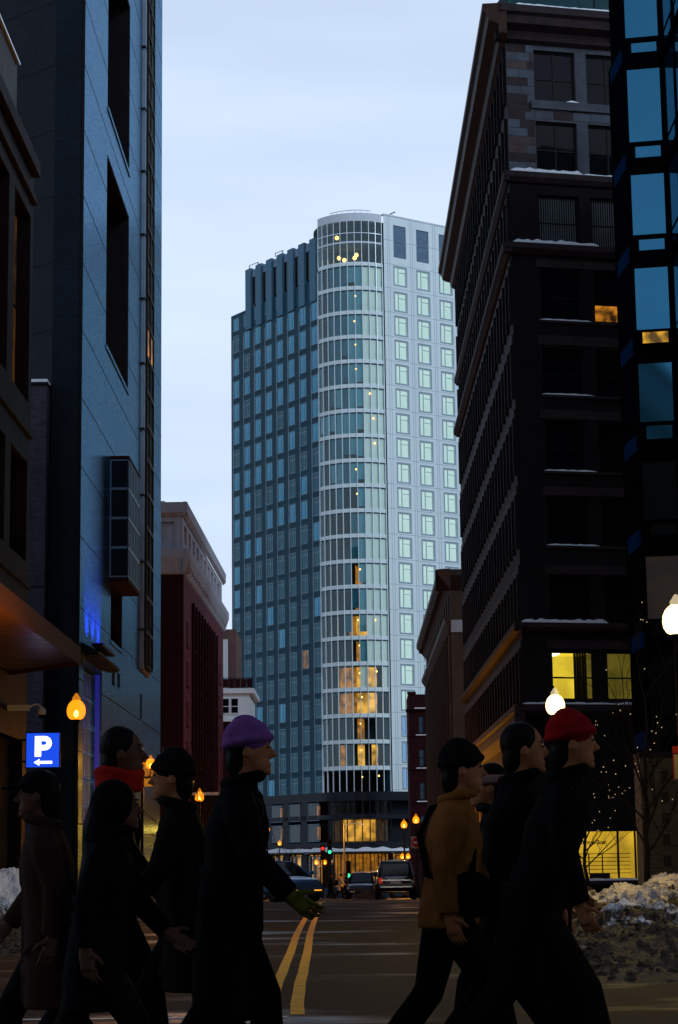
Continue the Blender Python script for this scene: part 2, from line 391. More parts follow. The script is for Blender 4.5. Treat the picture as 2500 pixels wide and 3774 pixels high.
ribbon('crossing_line', [(-6 + i * .5, 14.95) for i in range(9)], .12, M['white_paint'])
# tar-sealed cracks across the lane
def crack(y, x0, x1):
    mb = MB(); k = 26; pts = []
    for i in range(k + 1):
        x = x0 + (x1 - x0) * i / k; pts.append((x, y + .05 * math.sin(x * 3.1 + y) + random.uniform(-.02, .02)))
    for (a, b), (c, d) in zip(pts[:-1], pts[1:]):
        mb.quad((a, b - .012, .003), (c, d - .012, .003), (c, d + .012, .003), (a, b + .012, .003))
    struct('road_crack', mb, M['joint'])
crack(21.2, -.7, 3.8); crack(27.5, -.4, 3.8); crack(24.2, -5.5, -1)

# ------------------------------------------------------------------ windows helper
def win_mesh(w, h, fr=.07, bars=(), hbars=(), depth=.08):
    """frame ring with bars, local: x along wall (0..w), y into wall, z up (0..h)"""
    m = MB()
    m.box(0, fr, 0, depth, 0, h); m.box(w - fr, w, 0, depth, 0, h); m.box(fr, w - fr, 0, depth, 0, fr); m.box(fr, w - fr, 0, depth, h - fr, h)
    for b in bars: m.box(b - fr * .35, b + fr * .35, .004, depth, fr, h - fr)
    for b in hbars: m.box(fr, w - fr, .008, depth, b - fr * .35, b + fr * .35)
    return m
def pane_mesh(w, h, y=.05):
    m = MB(); m.box(0.01, w - .01, y, y + .012, 0.01, h - .01); return m

# ------------------------------------------------------------------ 1. tall grey brick block on the left
lb = thing('brick_tower', 'tall grey brick block with deep window slots, left of the street', 'building', (-16, 100, -.6))
F = Face((-11.5, 0), (1, 0)); LB0, LB1, LBT = 85.7, 122.7, 62.0
holes = [(94.2, 104, 37.9, 47.4), (94.2, 104, 25.9, 35.5), (94.2, 104, 49.9, 58.5), (97, 101.9, 12, 14.9), (87.3, 93.8, 2.6, 10.1),
         (97.6, 98.9, 9.9, 10.7), (99.9, 101.2, 10.0, 10.7), (110.8, 111.9, 9.2, 10.6)]
wall_holes(F, LB0 + .12, LB1, -2, LBT, holes, 1.6).build('street_wall', M['grey_brick'], lb)
MB().box(-30, -11.6, 122.6, 122.7, -2, LBT).box(-30, -11.7, 90, 122.7, LBT - .3, LBT - .1).build('rear_wall', M['dark_brick'], lb)
Ff = Face((-11.5, 85.7), (0, -1))
wall_holes(Ff, -1.3, -.14, -2, LBT, [], .1).build('front_wall', M['dark_brick'], lb)
MB().box(-11.64, -11.52, 85.78, 85.82, -2, LBT).build('corner_recess', M['joint'], lb)
Fc = Face((-12.8, 85.7), (-.632, -.775))
wall_holes(Fc, -14, 0, -2, LBT, [], .1).build('angled_wall', M['dark_brick'], lb)
# slot backs and their dark linings
for (a, b, c, d) in holes[:4]:
    g = MB(F); g.box(a - .02, b + .02, -1.75, -1.6, c - .02, d + .02); g.build('slot_back', M['brown_brick'], lb)
    MB(F).box(b - .08, b - .004, -1.6, -.03, c + .01, d - .01).build('slot_jamb', M['brown_brick'], lb)
    MB(F).box(a + .01, b - .09, -1.6, -.03, d - .09, d - .006).build('slot_head', M['brown_brick'], lb)
    s = MB(F); s.box(a - .05, b + .05, -.35, .06, c - .18, c - .004); s.build('slot_sill', M['grey_brick'], lb)
    wm = MB(F); wm.box(a + .4, a + 3.2, -1.59, -1.53, c + .3, d - .3); wm.build('slot_glazing', M['dark_glass'], lb)
for (a, b, c, d) in holes[5:]:
    g = MB(F); g.box(a, b, -.5, -.4, c, d); g.build('vent', M['joint'], lb)
# level joints: thin recessed-looking shadow gaps
z = 3.0
while z < LBT:
    cuts = [LB0 + .15, LB1 - .02]
    segs = [(LB0 + .15, LB1 - .02)]
    for (a, b, c, d) in holes + [(109.2, 114.9, 11.9, 70), (96.3, 101.8, 14.9, 20.9)]:
        if c - .2 < z < d + .2:
            ns = []
            for (p, q) in segs:
                if b <= p or a >= q: ns.append((p, q)); continue
                if p < a: ns.append((p, a))
                if b < q: ns.append((b, q))
            segs = ns
    j = MB(F)
    for p, q in segs: j.box(p, q, -.02, .006, z, z + .05)
    j.build('joint', M['joint'], lb)
    j = MB(Ff); j.box(-1.28, -.15, -.01, .006, z, z + .06); j.build('joint', M['joint'], lb)
    j = MB(Fc); j.box(-13.9, -.02, -.01, .006, z, z + .06); j.build('joint', M['joint'], lb)
    z += 3.05
# glass oriel strip with its pipe-like pilaster
pl = MB(F); pl.box(110.35, 111.0, 0, .2, 11.9, LBT); pl.build('pilaster', mat('zinc_pipe', (.2, .26, .33), .5), lb)
zz = 14.0
while zz < LBT:
    r = MB(F); r.box(110.2, 111.1, 0, .23, zz, zz + .08); r.build('pilaster_ring', M['joint'], lb); zz += 3.75
orl = MB(F); orl.box(111.0, 114.9, 0, .1, 11.8, 12.05); orl.build('oriel_sill', M['limestone'], lb)
m_or = win_mesh(1.93, 1.9, .07, (), (), .3); m_or_m = m_or.mesh('oriel_light', M['dark_frame']); m_op = pane_mesh(1.93, 1.9, .1).mesh('pane', M['mirror'])
m_opw = pane_mesh(1.93, 1.9, .1).mesh('pane', M['amber_room'])
nz_ = 0; zz = 12.1
while zz < LBT - 2:
    for k in range(2):
        p = F.pt(111.02 + k * 1.94, .32, zz)
        o = inst('oriel_light', m_or_m, lb, p, F.rot)
        sub('pane', m_opw if (zz < 30 and random.random() < .06) else m_op, o)
    zz += 1.95
# projecting glazed bay
MB(F).box(96.4, 101.7, 0, .9, 14.72, 14.95).build('bay_floor', M['oxblood'], lb); MB(F).box(96.4, 101.7, 0, .92, 20.72, 20.9).build('bay_roof', M['oxblood'], lb)
sfm = win_mesh(.9, 1.44, .06, (), (), .06).mesh('bay_side_light', M['louvre']); sfp = pane_mesh(.9, 1.44, .03).mesh('pane', M['dark_glass'])
ofm = win_mesh(1.3, 1.44, .06, (.45, .88), (), .06).mesh('bay_light', M['louvre']); ofp = pane_mesh(1.3, 1.44, .03).mesh('pane', M['mirror'])
for r_ in range(4):
    o = inst('bay_side_light', sfm, lb, (-11.5, 96.4, 14.96 + r_ * 1.44), 0); sub('pane', sfp, o)
    for k in range(4):
        o = inst('bay_light', ofm, lb, F.pt(96.46 + k * 1.3, .9, 14.96 + r_ * 1.44), F.rot); sub('pane', ofp, o)
cp = MB(F); cp.box(96.4, 96.46, .84, .9, 14.95, 20.72); cp.build('bay_corner_post', M['louvre'], lb)
# blue-lit window bay at street level
aw = MB(F)
aw.extrude([(0, 10.75), (.75, 10.35), (.75, 10.28), (0, 10.28)], 86.6, 94.6); aw.build('awning', M['dark_frame'], lb)
for k in range(15):
    b = MB(F); b.box(86.75 + k * .54, 86.75 + k * .54 + .25, .1, .7, 10.18, 10.28); b.build('awning_bracket', M['dark_frame'], lb)
bw = win_mesh(2.1, 2.4, .09, (.7, 1.4), (1.2,), .1).mesh('tall_light', M['mirror_blue']); bp_ = pane_mesh(2.1, 2.4, .05).mesh('pane', lit_room('blue_lit_room', (.08, .09, .6), .07, 1.5))
for r_ in range(3):
    for k in range(3):
        o = inst('tall_light', bw, lb, F.pt(87.38 + k * 2.13, -.5, 2.7 + r_ * 2.44), F.rot); sub('pane', bp_, o)
MB(F).box(87.3, 93.8, -1.55, -1.5, 2.6, 10.1).build('window_back', M['joint'], lb)
for k in (0, 1):  # lit blue tube along the outer jamb
    tb = MB(F); tb.box(93.62 if k else 87.33, 93.7 if k else 87.4, -.3, -.1, 3, 10); tb.build('blue_light_strip', emis('blue_strip', (.02, .05, 1), .16), lb)
# lower pale brick wing with a snow cap
lw = thing('brick_wing', 'narrow pale brick wing with snow capped top against the tall block', 'building', (-14, 85.3, -.5))
MB().box(-17, -12.88, 84.9, 88.5, -2, 21.7).build('wall', M['pale_brick'], lw)
MB().box(-17.1, -12.84, 84.82, 88.5, 21.7, 21.82).build('coping', M['joint'], lw)
MB().box(-17.0, -12.86, 84.84, 88.4, 21.82, 21.95).build('snow_cap', M['snow'], lw)
MB().box(-17, -12.87, 84.885, 84.9, 12.9, 12.98).build('joint', M['joint'], lw)

# ------------------------------------------------------------------ 2. maroon building with canopy on the far left
mbd = thing('maroon_building', 'dark maroon stone building with tall dim openings, far left edge', 'building', (-12, 50, 0))
Fm = Face((-10.5, 0), (1, 0)); mh = []
for k in range(6):
    a = 61.95 - k * 4.25
    mh += [(a, a + 3.2, 16.3, 22.7), (a, a + 3.2, 11.0, 14.3)]
mh.append((30, 65.0, -1, 5.2))
wall_holes(Fm, 20, 65.75, -1, 24.75, mh, .5).build('street_wall', M['maroon_stone'], mbd)
MB().box(-24, -10.6, 65.6, 65.75, -1, 24.75).box(-24, -10.62, 20, 65.6, 24.3, 24.6).build('end_wall', M['maroon_stone'], mbd)
mo = win_mesh(3.2, 6.4, .08, (1.6,), (3.2,), .1).mesh('opening_glazing', M['dark_frame'])
mp_a = pane_mesh(3.2, 6.4).mesh('pane', M['dim_room']); mp_b = pane_mesh(3.2, 3.3).mesh('pane', M['dark_glass'])
mo2 = win_mesh(3.2, 3.3, .08, (1.6,), (), .1).mesh('opening_glazing', M['dark_frame'])
for (a, b, c, d) in mh[:-1]:
    o = inst('window', mo if d > 20 else mo2, mbd, Fm.pt(a, -.4, c), Fm.rot); sub('pane', mp_a if d > 20 else mp_b, o)
for k, (z0, z1, n_) in enumerate([(23.3, 23.5, .12), (24.3, 24.8, .2), (15.2, 15.45, .08), (10.2, 10.35, .06)]):
    MB(Fm).box(20, 65.8, 0.0, n_, z0, z1).build('string_course', M['maroon_stone'], mbd)
MB().box(-10.9, -10.75, 30, 65, -.5, 5.15).build('recessed_shopfront', M['joint'], mbd)
# rooftop storey with a bright clerestory
ph = MB(); ph.box(-20, -11.2, 30, 66.1, 26.55, 28.5); ph.build('rooftop_storey', M['dark_frame'], mbd)
MB().box(-20, -11.1, 30, 66.2, 28.5, 28.58).build('rooftop_coping', M['alu'], mbd)
cl = win_mesh(1.2, 1.3, .06).mesh('clerestory_light', M['alu']); clp = pane_mesh(1.2, 1.3).mesh('pane', M['mirror'])
Fp = Face((-11.25, 0), (1, 0))
for k in range(9):
    o = inst('clerestory_light', cl, mbd, Fp.pt(64.9 - k * 1.2, 0, 25.2), Fp.rot); sub('pane', clp, o)
# canopy
can = thing('canopy', 'wedge shaped tan canopy with boarded underside jutting from the maroon building', 'canopy', (-9, 50, 7.1))
poly = [(-8.0, 36), (-8.0, 59.5), (-10.5, 62.4), (-10.5, 36)]
MB().prism(poly, 7.2, 7.5).build('deck', M['canopy_paint'], can)
MB().box(-8.0, -7.94, 36, 59.56, 7.06, 7.58).build('fascia', M['canopy_paint'], can)
MB().prism([(-8.0, 36), (-8.0, 59.4), (-10.4, 62.2), (-10.4, 36)], 7.5, 7.6).build('snow_cover', M['snow'], can)
y = 40.0
while y < 62.2:
    pk = MB(); y2 = y + .23
    xl = -10.5; xr = -8.02 if y2 < 59.3 else max(-10.45, -8.02 - (y2 - 59.4) * .862)
    if xr - xl > .2: pk.box(xl + .01, xr - .01, y, y2, 7.14 + random.uniform(0, .012), 7.2); pk.build('board', M['plank'], can)
    y += .25
ef = MB(); a, b = Vector((-8.0, 59.5)), Vector((-10.5, 62.4)); dd = (b - a).normalized(); nn = Vector((dd.y, -dd.x))
if nn.y < 0: nn = -nn
ef.prism([(a.x, a.y), (b.x, b.y), (b.x + nn.x * .06, b.y + nn.y * .06), (a.x + nn.x * .06, a.y + nn.y * .06)], 7.06, 7.58); ef.build('end_fascia', M['canopy_paint'], can)

# ------------------------------------------------------------------ 3. red brick building with two cornices
rb = thing('red_building', 'red brick building with pale double cornice and arched windows, mid left', 'building', (-13, 160, -1.3))
n_ = Vector((1, -.0145, 0)); Fr = Face((-12, 145.8), n_)
cols = [7.0, 12.1, 17.2, 22.0, 26.5]; rh = []; rows = [(17.5, 20.2), (14.6, 16.9), (11.7, 14.0), (8.8, 11.1), (5.9, 8.2)]
for c_ in cols:
    for z0, z1 in rows: rh.append((c_, c_ + 1.5, z0, z1))
for c_ in (2.2, 32.6):
    for z0, z1 in rows: rh.append((c_, c_ + 1.1, z0 - .3, z0 + 1.5))
wall_holes(Fr, 0, 37, -3, 22.4, rh, .35).build('street_wall', M['red_brick'], rb)
Fq = Face((-12, 145.8), (0, -1))
wall_holes(Fq, -14, 0, -3, 22.4, [], .1).build('front_wall', M['oxblood'], rb)
for k in range(14):
    MB(Fq).box(-14, -.02, 0, .03, 3 + k * 1.35, 3.07 + k * 1.35).build('string_course', M['oxblood'], rb)
w1 = {}
for (a, b, z0, z1) in rh:
    key = (round(b - a, 2), round(z1 - z0, 2))
    if key not in w1:
        w, h = key
        w1[key] = (win_mesh(w, h, .07, (w / 2,), (h / 2,), .08).mesh('sash', M['dark_frame']), pane_mesh(w, h).mesh('pane', M['louvre']))
    o = inst('window', w1[key][0], rb, Fr.pt(a, -.25, z0), Fr.rot); sub('pane', w1[key][1], o)
    s_ = MB(Fr); s_.box(a - .1, b + .1, -.02, .1, z0 - .14, z0 - .004); s_.build('window_sill', M['oxblood'], rb)
for c_ in cols:  # arched heads
    a_ = MB(Fr); k = 10; prev = None; w = 1.5
    for i in range(k + 1):
        t = math.pi * i / k; p = (c_ + w / 2 - math.cos(t) * (w / 2 + .2), 20.2 + math.sin(t) * .85); q = (c_ + w / 2 - math.cos(t) * (w / 2), 20.2 + math.sin(t) * .62)
        if prev:
            a_.add([(prev[0][0], .1, prev[0][1]), (p[0], .1, p[1]), (q[0], .1, q[1]), (prev[1][0], .1, prev[1][1]),
                    (prev[0][0], -.02, prev[0][1]), (p[0], -.02, p[1]), (q[0], -.02, q[1]), (prev[1][0], -.02, prev[1][1])],
                   [(0, 1, 2, 3), (0, 4, 5, 1), (2, 6, 7, 3)])
        prev = (p, q)
    a_.build('arch', M['oxblood'], rb)
    g = MB(Fr); pts = [(c_ + w / 2 - math.cos(math.pi * i / k) * w / 2, .008, 20.2 + math.sin(math.pi * i / k) * .62) for i in range(k + 1)]
    g.quad(*pts); g.build('arch_light', M['dark_glass'], rb)
    MB(Fr).box(c_ + 1.9, c_ + 2.2, 0, .22, -2, 20.9).build('pilaster', M['oxblood'], rb)
    MB(Fr).box(c_ - .7, c_ - .45, 0, .22, -2, 20.9).build('pilaster', M['oxblood'], rb)
def cornice(face, prof, s0, s1, m, parent, name='cornice'):
    o = MB(face); o.extrude(prof, s0, s1); return o.build(name, m, parent)
prof1 = [(0, 22.2), (.12, 22.3), (.42, 23.2), (.5, 23.45), (.5, 24.0), (0, 24.05)]
cornice(Fr, prof1, -.5, 37.6, M['limestone'], rb); cornice(Fq, prof1, -14, .5, M['limestone'], rb)
prof2 = [(0, 26.5), (.05, 26.55), (.24, 26.75), (.27, 27.5), (0, 27.55)]
cornice(Fr, prof2, -.27, 37.3, M['limestone'], rb, 'roof_cornice'); cornice(Fq, prof2, -14, .27, M['limestone'], rb, 'roof_cornice')
ah = [(1.4 + k * 3.4, 1.4 + k * 3.4 + 2.1, 24.75, 26.1) for k in range(10)]
wall_holes(Fr, 0, 37, 24.0, 26.6, ah, .3, -.1).build('attic_wall', M['limestone'], rb)
for (a, b, c_, d_) in ah: MB(Fr).box(a, b, -.42, -.36, c_, d_).build('attic_panel', M['white_panel'], rb)
wall_holes(Fq, -14, -.1, 24.0, 26.6, [(-2.6, -.7, 24.75, 26.1), (-5.2, -3.3, 24.75, 26.1)], .3, -.1).build('attic_front', M['limestone'], rb)
for a in (-2.6, -5.2): MB(Fq).box(a, a + 1.9, -.42, -.36, 24.75, 26.1).build('attic_panel', M['limestone'], rb)
for k in range(21):
    MB(Fr).box(.3 + k * 1.75, .62 + k * 1.75, .02, .4, 22.6, 22.95).build('modillion', M['limestone'], rb)
MB().box(-25, -12.1, 146, 182.5, 27.0, 27.3).box(-24, -13.5, 147, 182, 27.6, 27.85).build('roof', M['alu'], rb)

# ------------------------------------------------------------------ 4. small white and brown apartment house
wb = thing('apartment_house', 'white trimmed brown apartment house with balcony, seen past the red building', 'building', (-12, 191, -2))
MB().box(-16, -10.7, 190, 200, -3, 23.3).build('upper_block', mat('brown_render', (.13, .075, .065), .8), wb)
Fw = Face((-12.2, 189.9), (0, -1))
MB(Fw).box(-1.5, .75, 0, .3, 17.6, 22.3).build('window_surround', M['white_panel'], wb)
for z0 in (19.7, 17.6):
    o = inst('window', win_mesh(1.0, 1.9, .1, (), (.95,), .1).mesh('sash', M['white_panel']), wb, Fw.pt(-.6, .36, z0), Fw.rot); sub('pane', pane_mesh(1.0, 1.9).mesh('pane', M['mirror_blue']), o)
MB().box(-16, -9.1, 188.6, 199, -3, 14.5).build('lower_block', M['oxblood'], wb)
MB().box(-16, -9.35, 188.4, 199, 14.9, 17.1).build('bay', M['white_panel'], wb)
MB().box(-16, -8.9, 188.1, 199, 14.5, 14.9).build('lower_cornice', M['white_panel'], wb)
MB().box(-16, -8.92, 188.1, 199, 17.1, 17.55).build('upper_cornice', M['white_panel'], wb)
Fv = Face((-12.0, 188.36), (0, -1))
for k in range(2):
    o = inst('window', win_mesh(.8, 1.5, .09, (), (.7,), .1).mesh('sash', M['white_panel']), wb, Fv.pt(.0 + k * .85, .1, 15.2), Fv.rot); sub('pane', pane_mesh(.8, 1.5).mesh('pane', M['dark_glass']), o)
for k in range(8): MB().box(-13 + k * .56, -12.96 + k * .56, 188.2, 188.24, 17.55, 18.5).build('balcony_post', M['dark_frame'], wb)
MB().box(-14, -8.95, 188.19, 188.25, 18.5, 18.56).build('balcony_rail', M['dark_frame'], wb)
for k in range(7): MB().box(-12.94 + k * .56, -12.46 + k * .56, 188.21, 188.23, 17.62, 18.45).build('balcony_panel', M['oxblood'], wb)

mc = thing('manhole_cover', 'round iron manhole cover in the right lane', 'manhole cover', (1.5, 25, .004))
MB().lathe([(.36, 0), (.36, .008), (.32, .009), (.3, .005), (.0, .005)], (1.5, 25, .002), 28).build('rim', M['black_metal'], mc)
for k in range(6): MB().box(1.24, 1.76, 24.78 + k * .08, 24.81 + k * .08, .006, .012).build('tread', M['black_metal'], mc)
struct('road_patch', MB().quad((.6, 30, .0045), (2.9, 30.2, .0045), (2.8, 33.5, .0045), (.7, 33.3, .0045)), mat('tar_patch', (.004, .004, .006), .75, spec=.05))

# ------------------------------------------------------------------ 5. glass-cornered tower at the end of the street
TA = R(34.2)
nR = Vector((math.sin(TA), -math.cos(TA), 0)); nL = Vector((-math.cos(TA), -math.sin(TA), 0))
tp0 = Vector((4.86, 255.0, 0)); TR = 6.0; tc_ = tp0 - nR * TR; tt = tc_ + nL * TR
tw = thing('glass_tower', 'tall pale tower with rounded glass corner at the end of the street', 'tower', (3, 265, -2.6))
FR = Face(tp0, nR); FL = Face(tt, nL)          # FL: s is negative going away from the corner
PIT = 3.256
# right face: pale panels, framed windows
RL = 22.8; tops = [78.45 - PIT * k + (.22 if k == 0 else 0) for k in range(21)]
rhole = []; WW, WH = 2.2, 2.72
for c_ in range(6):
    s0 = 1.84 + c_ * 3.72
    for t_ in tops: rhole.append((s0, s0 + WW, t_ - WH, t_))
    rhole.append((s0 + .08, s0 + WW - .08, 79.8, 84.2))
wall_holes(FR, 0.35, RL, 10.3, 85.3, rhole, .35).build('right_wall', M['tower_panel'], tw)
MB(FR).box(.33, RL, -.5, .06, 85.3, 85.5).build('right_coping', M['white_panel'], tw)
MB(FR).box(0, .35, -.8, -.7, 10.3, 85.3).build('corner_reveal', M['tower_shaded'], tw)
fm = win_mesh(WW, WH, .17, (), (), .2).mesh('frame', M['tower_frame'])
im = MB(); im.box(.17, .23, .05, .2, .17, WH - .17).box(.17 + .62, .17 + .68, .05, .2, .17, WH - .17).box(.85, WW - .17, .05, .2, WH - .85, WH - .79).box(WW - .23, WW - .17, .05, .2, .17, WH - .17)
im.box(.23, WW - .23, .05, .2, .17, .23).box(.23, WW - .23, .05, .2, WH - .23, WH - .17); im = im.mesh('glazing_bar', M['tower_panel'])
pm = pane_mesh(WW, WH, .14).mesh('pane', M['mirror'])
warm_pane = bpy.data.materials.new('warm_lit_pane'); 
pmd = pane_mesh(WW, WH, .14).mesh('pane', M['mirror_blue'])
for h in rhole:
    if h[3] > 80:
        o = inst('louvre_panel', pane_mesh(h[1] - h[0], 4.4, .05).mesh('louvre_panel', M['louvre']), tw, FR.pt(h[0], -.1, h[2]), FR.rot)
        sl = MB()
        for q in range(22): sl.box(.06, h[1] - h[0] - .06, .0, .05, .1 + q * .195, .2 + q * .195)
        sub('louvre_blades', sl.mesh('louvre_blades', M['louvre']), o)
        continue
    o = inst('window', fm, tw, FR.pt(h[0], .02, h[2]), FR.rot); sub('glazing_bar', im, o); sub('pane', pmd if h[3] < 20 else pm, o)
for k in range(23):
    z_ = 78.45 + .32 - PIT * k if k < 21 else (82.0 if k == 21 else 10.5)
    MB(FR).box(.36, RL - .02, -.02, .012, z_, z_ + .045).build('panel_joint', M['tower_frame'], tw)
for c_ in range(7):
    for dx in (-.95, -.6):
        MB(FR).box(1.84 + c_ * 3.72 + dx, 1.84 + c_ * 3.72 + dx + .04, -.02, .01, 10.4, 85.2).build('panel_joint', M['tower_frame'], tw)
# warm table lamps behind some right-face windows
lampm = MB(); lampm.ball((0, 0, 0), .11, seg=8, rings=6); lampm = lampm.mesh('room_lamp', M['bulb'])
# left face: shade put into the panel colour, narrow windows
LL = 22.3; lh = []
for c_ in range(8):
    s1 = -(.35 + c_ * 2.84)
    for k in range(20):
        zt = 74.2 - PIT * k
        lh.append((s1 - 1.5, s1, zt - 2.4, zt))
for c_ in range(8):
    s1 = -(.35 + c_ * 2.84); lh.append((s1 - 1.5, s1, 74.9 if c_ > 5 else 75.4, 76.7 if c_ > 5 else 77.1))
wall_holes(FL, -LL, 0, 10.3, 77.3, lh, .14).build('left_wall', M['tower_shaded'], tw)
wm_ = {}; mdk = mat('dark_reflection_glass', (.018, .075, .1), .06, metal=.7, var=.2)
for h in lh:
    key = round(h[3] - h[2], 2)
    if key not in wm_:
        w, hh = 1.5, key; f_ = MB()
        f_.box(0, .06, 0, .1, 0, hh).box(w - .06, w, 0, .1, 0, hh).box(.06, w - .06, 0, .1, 0, .06).box(.06, w - .06, 0, .1, hh - .06, hh).box(w * .62 - .03, w * .62 + .03, .02, .1, .06, hh - .06)
        if hh > 2: f_.box(.06, w - .06, .03, .1, hh * .72, hh * .72 + .05)
        wm_[key] = (f_.mesh('frame', M['tower_frame']), pane_mesh(w, hh, .05).mesh('pane', M['mirror_dim']), pane_mesh(w, hh, .05).mesh('pane', M['faint_room']), pane_mesh(w, hh, .05).mesh('pane', mdk))
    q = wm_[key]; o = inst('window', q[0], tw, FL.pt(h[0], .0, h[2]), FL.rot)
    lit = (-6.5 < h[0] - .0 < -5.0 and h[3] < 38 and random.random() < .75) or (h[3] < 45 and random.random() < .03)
    sub('pane', q[2] if lit else (q[1] if random.random() < max(.08, min(.95, (h[3] - 34) / 26 + (-h[0] - 12) / 22)) else q[3]), o)  # darker glass on lower floors stands in for buildings mirrored there
for k in range(20):
    MB(FL).box(-LL + .02, -.02, -.02, .012, 74.2 + .45 - PIT * k, 74.2 + .49 - PIT * k).build('panel_joint', M['joint'], tw)
for c_ in range(8):
    s1 = -(.35 + c_ * 2.84)
    MB(FL).box(s1 - 1.6, s1 - 1.52, 0, .05, 10.4, 73.6).build('window_trim', M['tower_frame'], tw)
# crown: pale pilasters with dark louvres between
CL = 16.7
MB(FL).box(-CL, 0, -3, -.3, 77.35, 82.4).build('crown_wall', M['tower_shaded'], tw)
for k in range(7):
    s1 = -.35 - k * 2.72
    MB(FL).box(s1 - 1.42, s1 - .02, -.28, .22, 74.3, 82.9).build('crown_pilaster', M['tower_crown'], tw)
    if k < 6:
        MB(FL).box(s1 - 2.66, s1 - 1.5, -.29, -.12, 77.6, 81.5).build('crown_louvre', M['dark_glass'], tw)
        MB(FL).box(s1 - 2.7, s1 - 1.44, -.29, .02, 81.5, 82.6).build('crown_spandrel', M['louvre'], tw)
# hidden sides and roof
a_ = FL.pt(-LL, 0, 0); b_ = FR.pt(RL, 0, 0); far = a_ + (b_ - tc_)
MB().prism([(tc_.x, tc_.y), (b_.x, b_.y), (far.x, far.y), (a_.x, a_.y)], 76.8, 77.2).build('roof', M['joint'], tw)
MB().prism([(a_.x, a_.y), (far.x, far.y), (far.x + .3, far.y - .3), (a_.x + .3, a_.y - .3)], 10, 77).prism([(b_.x, b_.y), (far.x, far.y), (far.x - .3, far.y - .3), (b_.x - .3, b_.y - .3)], 10, 85).build('rear_wall', M['tower_shaded'], tw)
# rounded glass corner
A0, A1, NP = 214.2, 304.2, 10
def arc(a, r, z): return (tc_.x + r * math.cos(R(a)), tc_.y + r * math.sin(R(a)), z)
def arc_band(name, r0, r1, z0, z1, m, a0=A0, a1=A1, n=20, parent=tw, smooth=False):
    b = MB(); P = []
    for i in range(n + 1):
        a = a0 + (a1 - a0) * i / n; P += [arc(a, r1, z0), arc(a, r1, z1), arc(a, r0, z1), arc(a, r0, z0)]
    fs = [(0, 1, 2, 3), (4 * n, 4 * n + 3, 4 * n + 2, 4 * n + 1)]
    for i in range(n):
        for j in range(4): fs.append((4 * i + j, 4 * i + (j + 1) % 4, 4 * i + 4 + (j + 1) % 4, 4 * i + 4 + j))
    b.add(P, fs); return b.build(name, m, parent, smooth)
cg = glass_mix('corner_glass', (.93, .97, .96), .035, gcol=(.75, .95, 1))
arc_band('parapet_band', TR - .3, TR + .04, 84.15, 85.25, M['white_panel'])
arc_band('top_rail', TR - .1, TR + .06, 81.15, 81.4, M['white_panel'])
arc_band('top_transom', TR - .1, TR + .04, 82.5, 82.58, M['alu'])
levels = [78.6 - PIT * k for k in range(21)]     # spandrel tops
pw = 2 * TR * math.sin(R((A1 - A0) / NP / 2)); pcache = {}
def corner_panes(z0, z1):
    h = round(z1 - z0, 3)
    if h not in pcache: pcache[h] = pane_mesh(pw, h, 0).mesh('corner_pane', cg)
    for i in range(NP):
        a = A0 + (A1 - A0) * i / NP; p = Vector(arc(a, TR, z0)); q = Vector(arc(a + (A1 - A0) / NP, TR, z0)); d = q - p
        inst('corner_pane', pcache[h], tw, p, math.atan2(d.y, d.x))
corner_panes(81.4, 84.15); corner_panes(78.6, 81.15)
bandm = M['tower_panel']
rng = random.Random(3)
LITF = {15: .7, 17: 1.0, 18: 1.0, 20: .5}
dark_core = mat('dim_interior', (.012, .03, .035), .8); slabm = mat('ceiling_slab', (.1, .13, .14), .8)
for k, z in enumerate(levels):
    arc_band('spandrel', TR - .2, TR + .05, z - .5, z, bandm)
    arc_band('shade_rail', TR - .25, TR - .02, z - .62, z - .5, M['tower_shaded'])
    zb = z - PIT
    if k < 20:
        corner_panes(zb, z - .62)
    arc_band('floor_slab', .3, TR - .25, z - .5, z - .3, slabm, A0 - 2, A1 + 2, 8)
    lit = LITF.get(k, 0)
    # room partitions facing the glass
    for i in range(6):
        aa = A0 + i * 15; mcol = dark_core
        if lit and rng.random() < lit: mcol = M['warm_room'] if i >= 3 else M['amber_room']
        elif k >= 11 and i == 3: mcol = M['amber_room']
        arc_band('room_wall', 3.2, 3.4, z + .02 - .3, z + PIT - .5 if k else z + 2.4, mcol, aa, aa + 15, 3)
    for (aa, rr_, dz) in ((268 + rng.uniform(-2, 2), TR - .1, 1.9 + rng.uniform(-.15, .15)), (288 + rng.uniform(-3, 3), TR - .1, 2.0)):
        if k and rng.random() < (.8 if rr_ and aa < 280 else .5):
            inst('room_lamp', lampm, tw, arc(aa, rr_, zb + dz))
blT = mat('teal_roller_blind', (.03, .14, .19), .7, var=.25, scale=.4); blM = mat('grey_roller_blind', (.12, .32, .38), .7, var=.2, scale=.4); blP = mat('sheen_blind', (.9, .92, .8), .7, var=.12, scale=.5)  # blind tones turn paler to the right, painting in the bright reflection
bcache = {}
for k, z in enumerate(levels[:20]):
    zb = z - PIT
    for i in range(NP):
        if k <= 8: m = blT if i < 5 and rng.random() < .8 else (blM if i < 7 else blP)
        elif k <= 15: m = (blT if rng.random() < .25 else None) if i < 6 else (blM if i == 6 else blP)
        elif k == 16: m = blP if i in (6, 9) else None
        else: m = None
        if i < 2 and rng.random() < .5: m = None
        if m is None: continue
        drop = rng.choice([0, 0, 0, .25, .5]) if m is not blP else 0
        hh = PIT - .66 - drop; key = (m.name, drop)
        if key not in bcache: bcache[key] = MB().box(.06, pw - .06, .12, .14, .02 + drop, PIT - .64).mesh('blind', m)
        a = A0 + (A1 - A0) * i / NP; p = Vector(arc(a, TR, zb)); q = Vector(arc(a + (A1 - A0) / NP, TR, zb)); d = q - p
        inst('blind', bcache[key], tw, p, math.atan2(d.y, d.x))
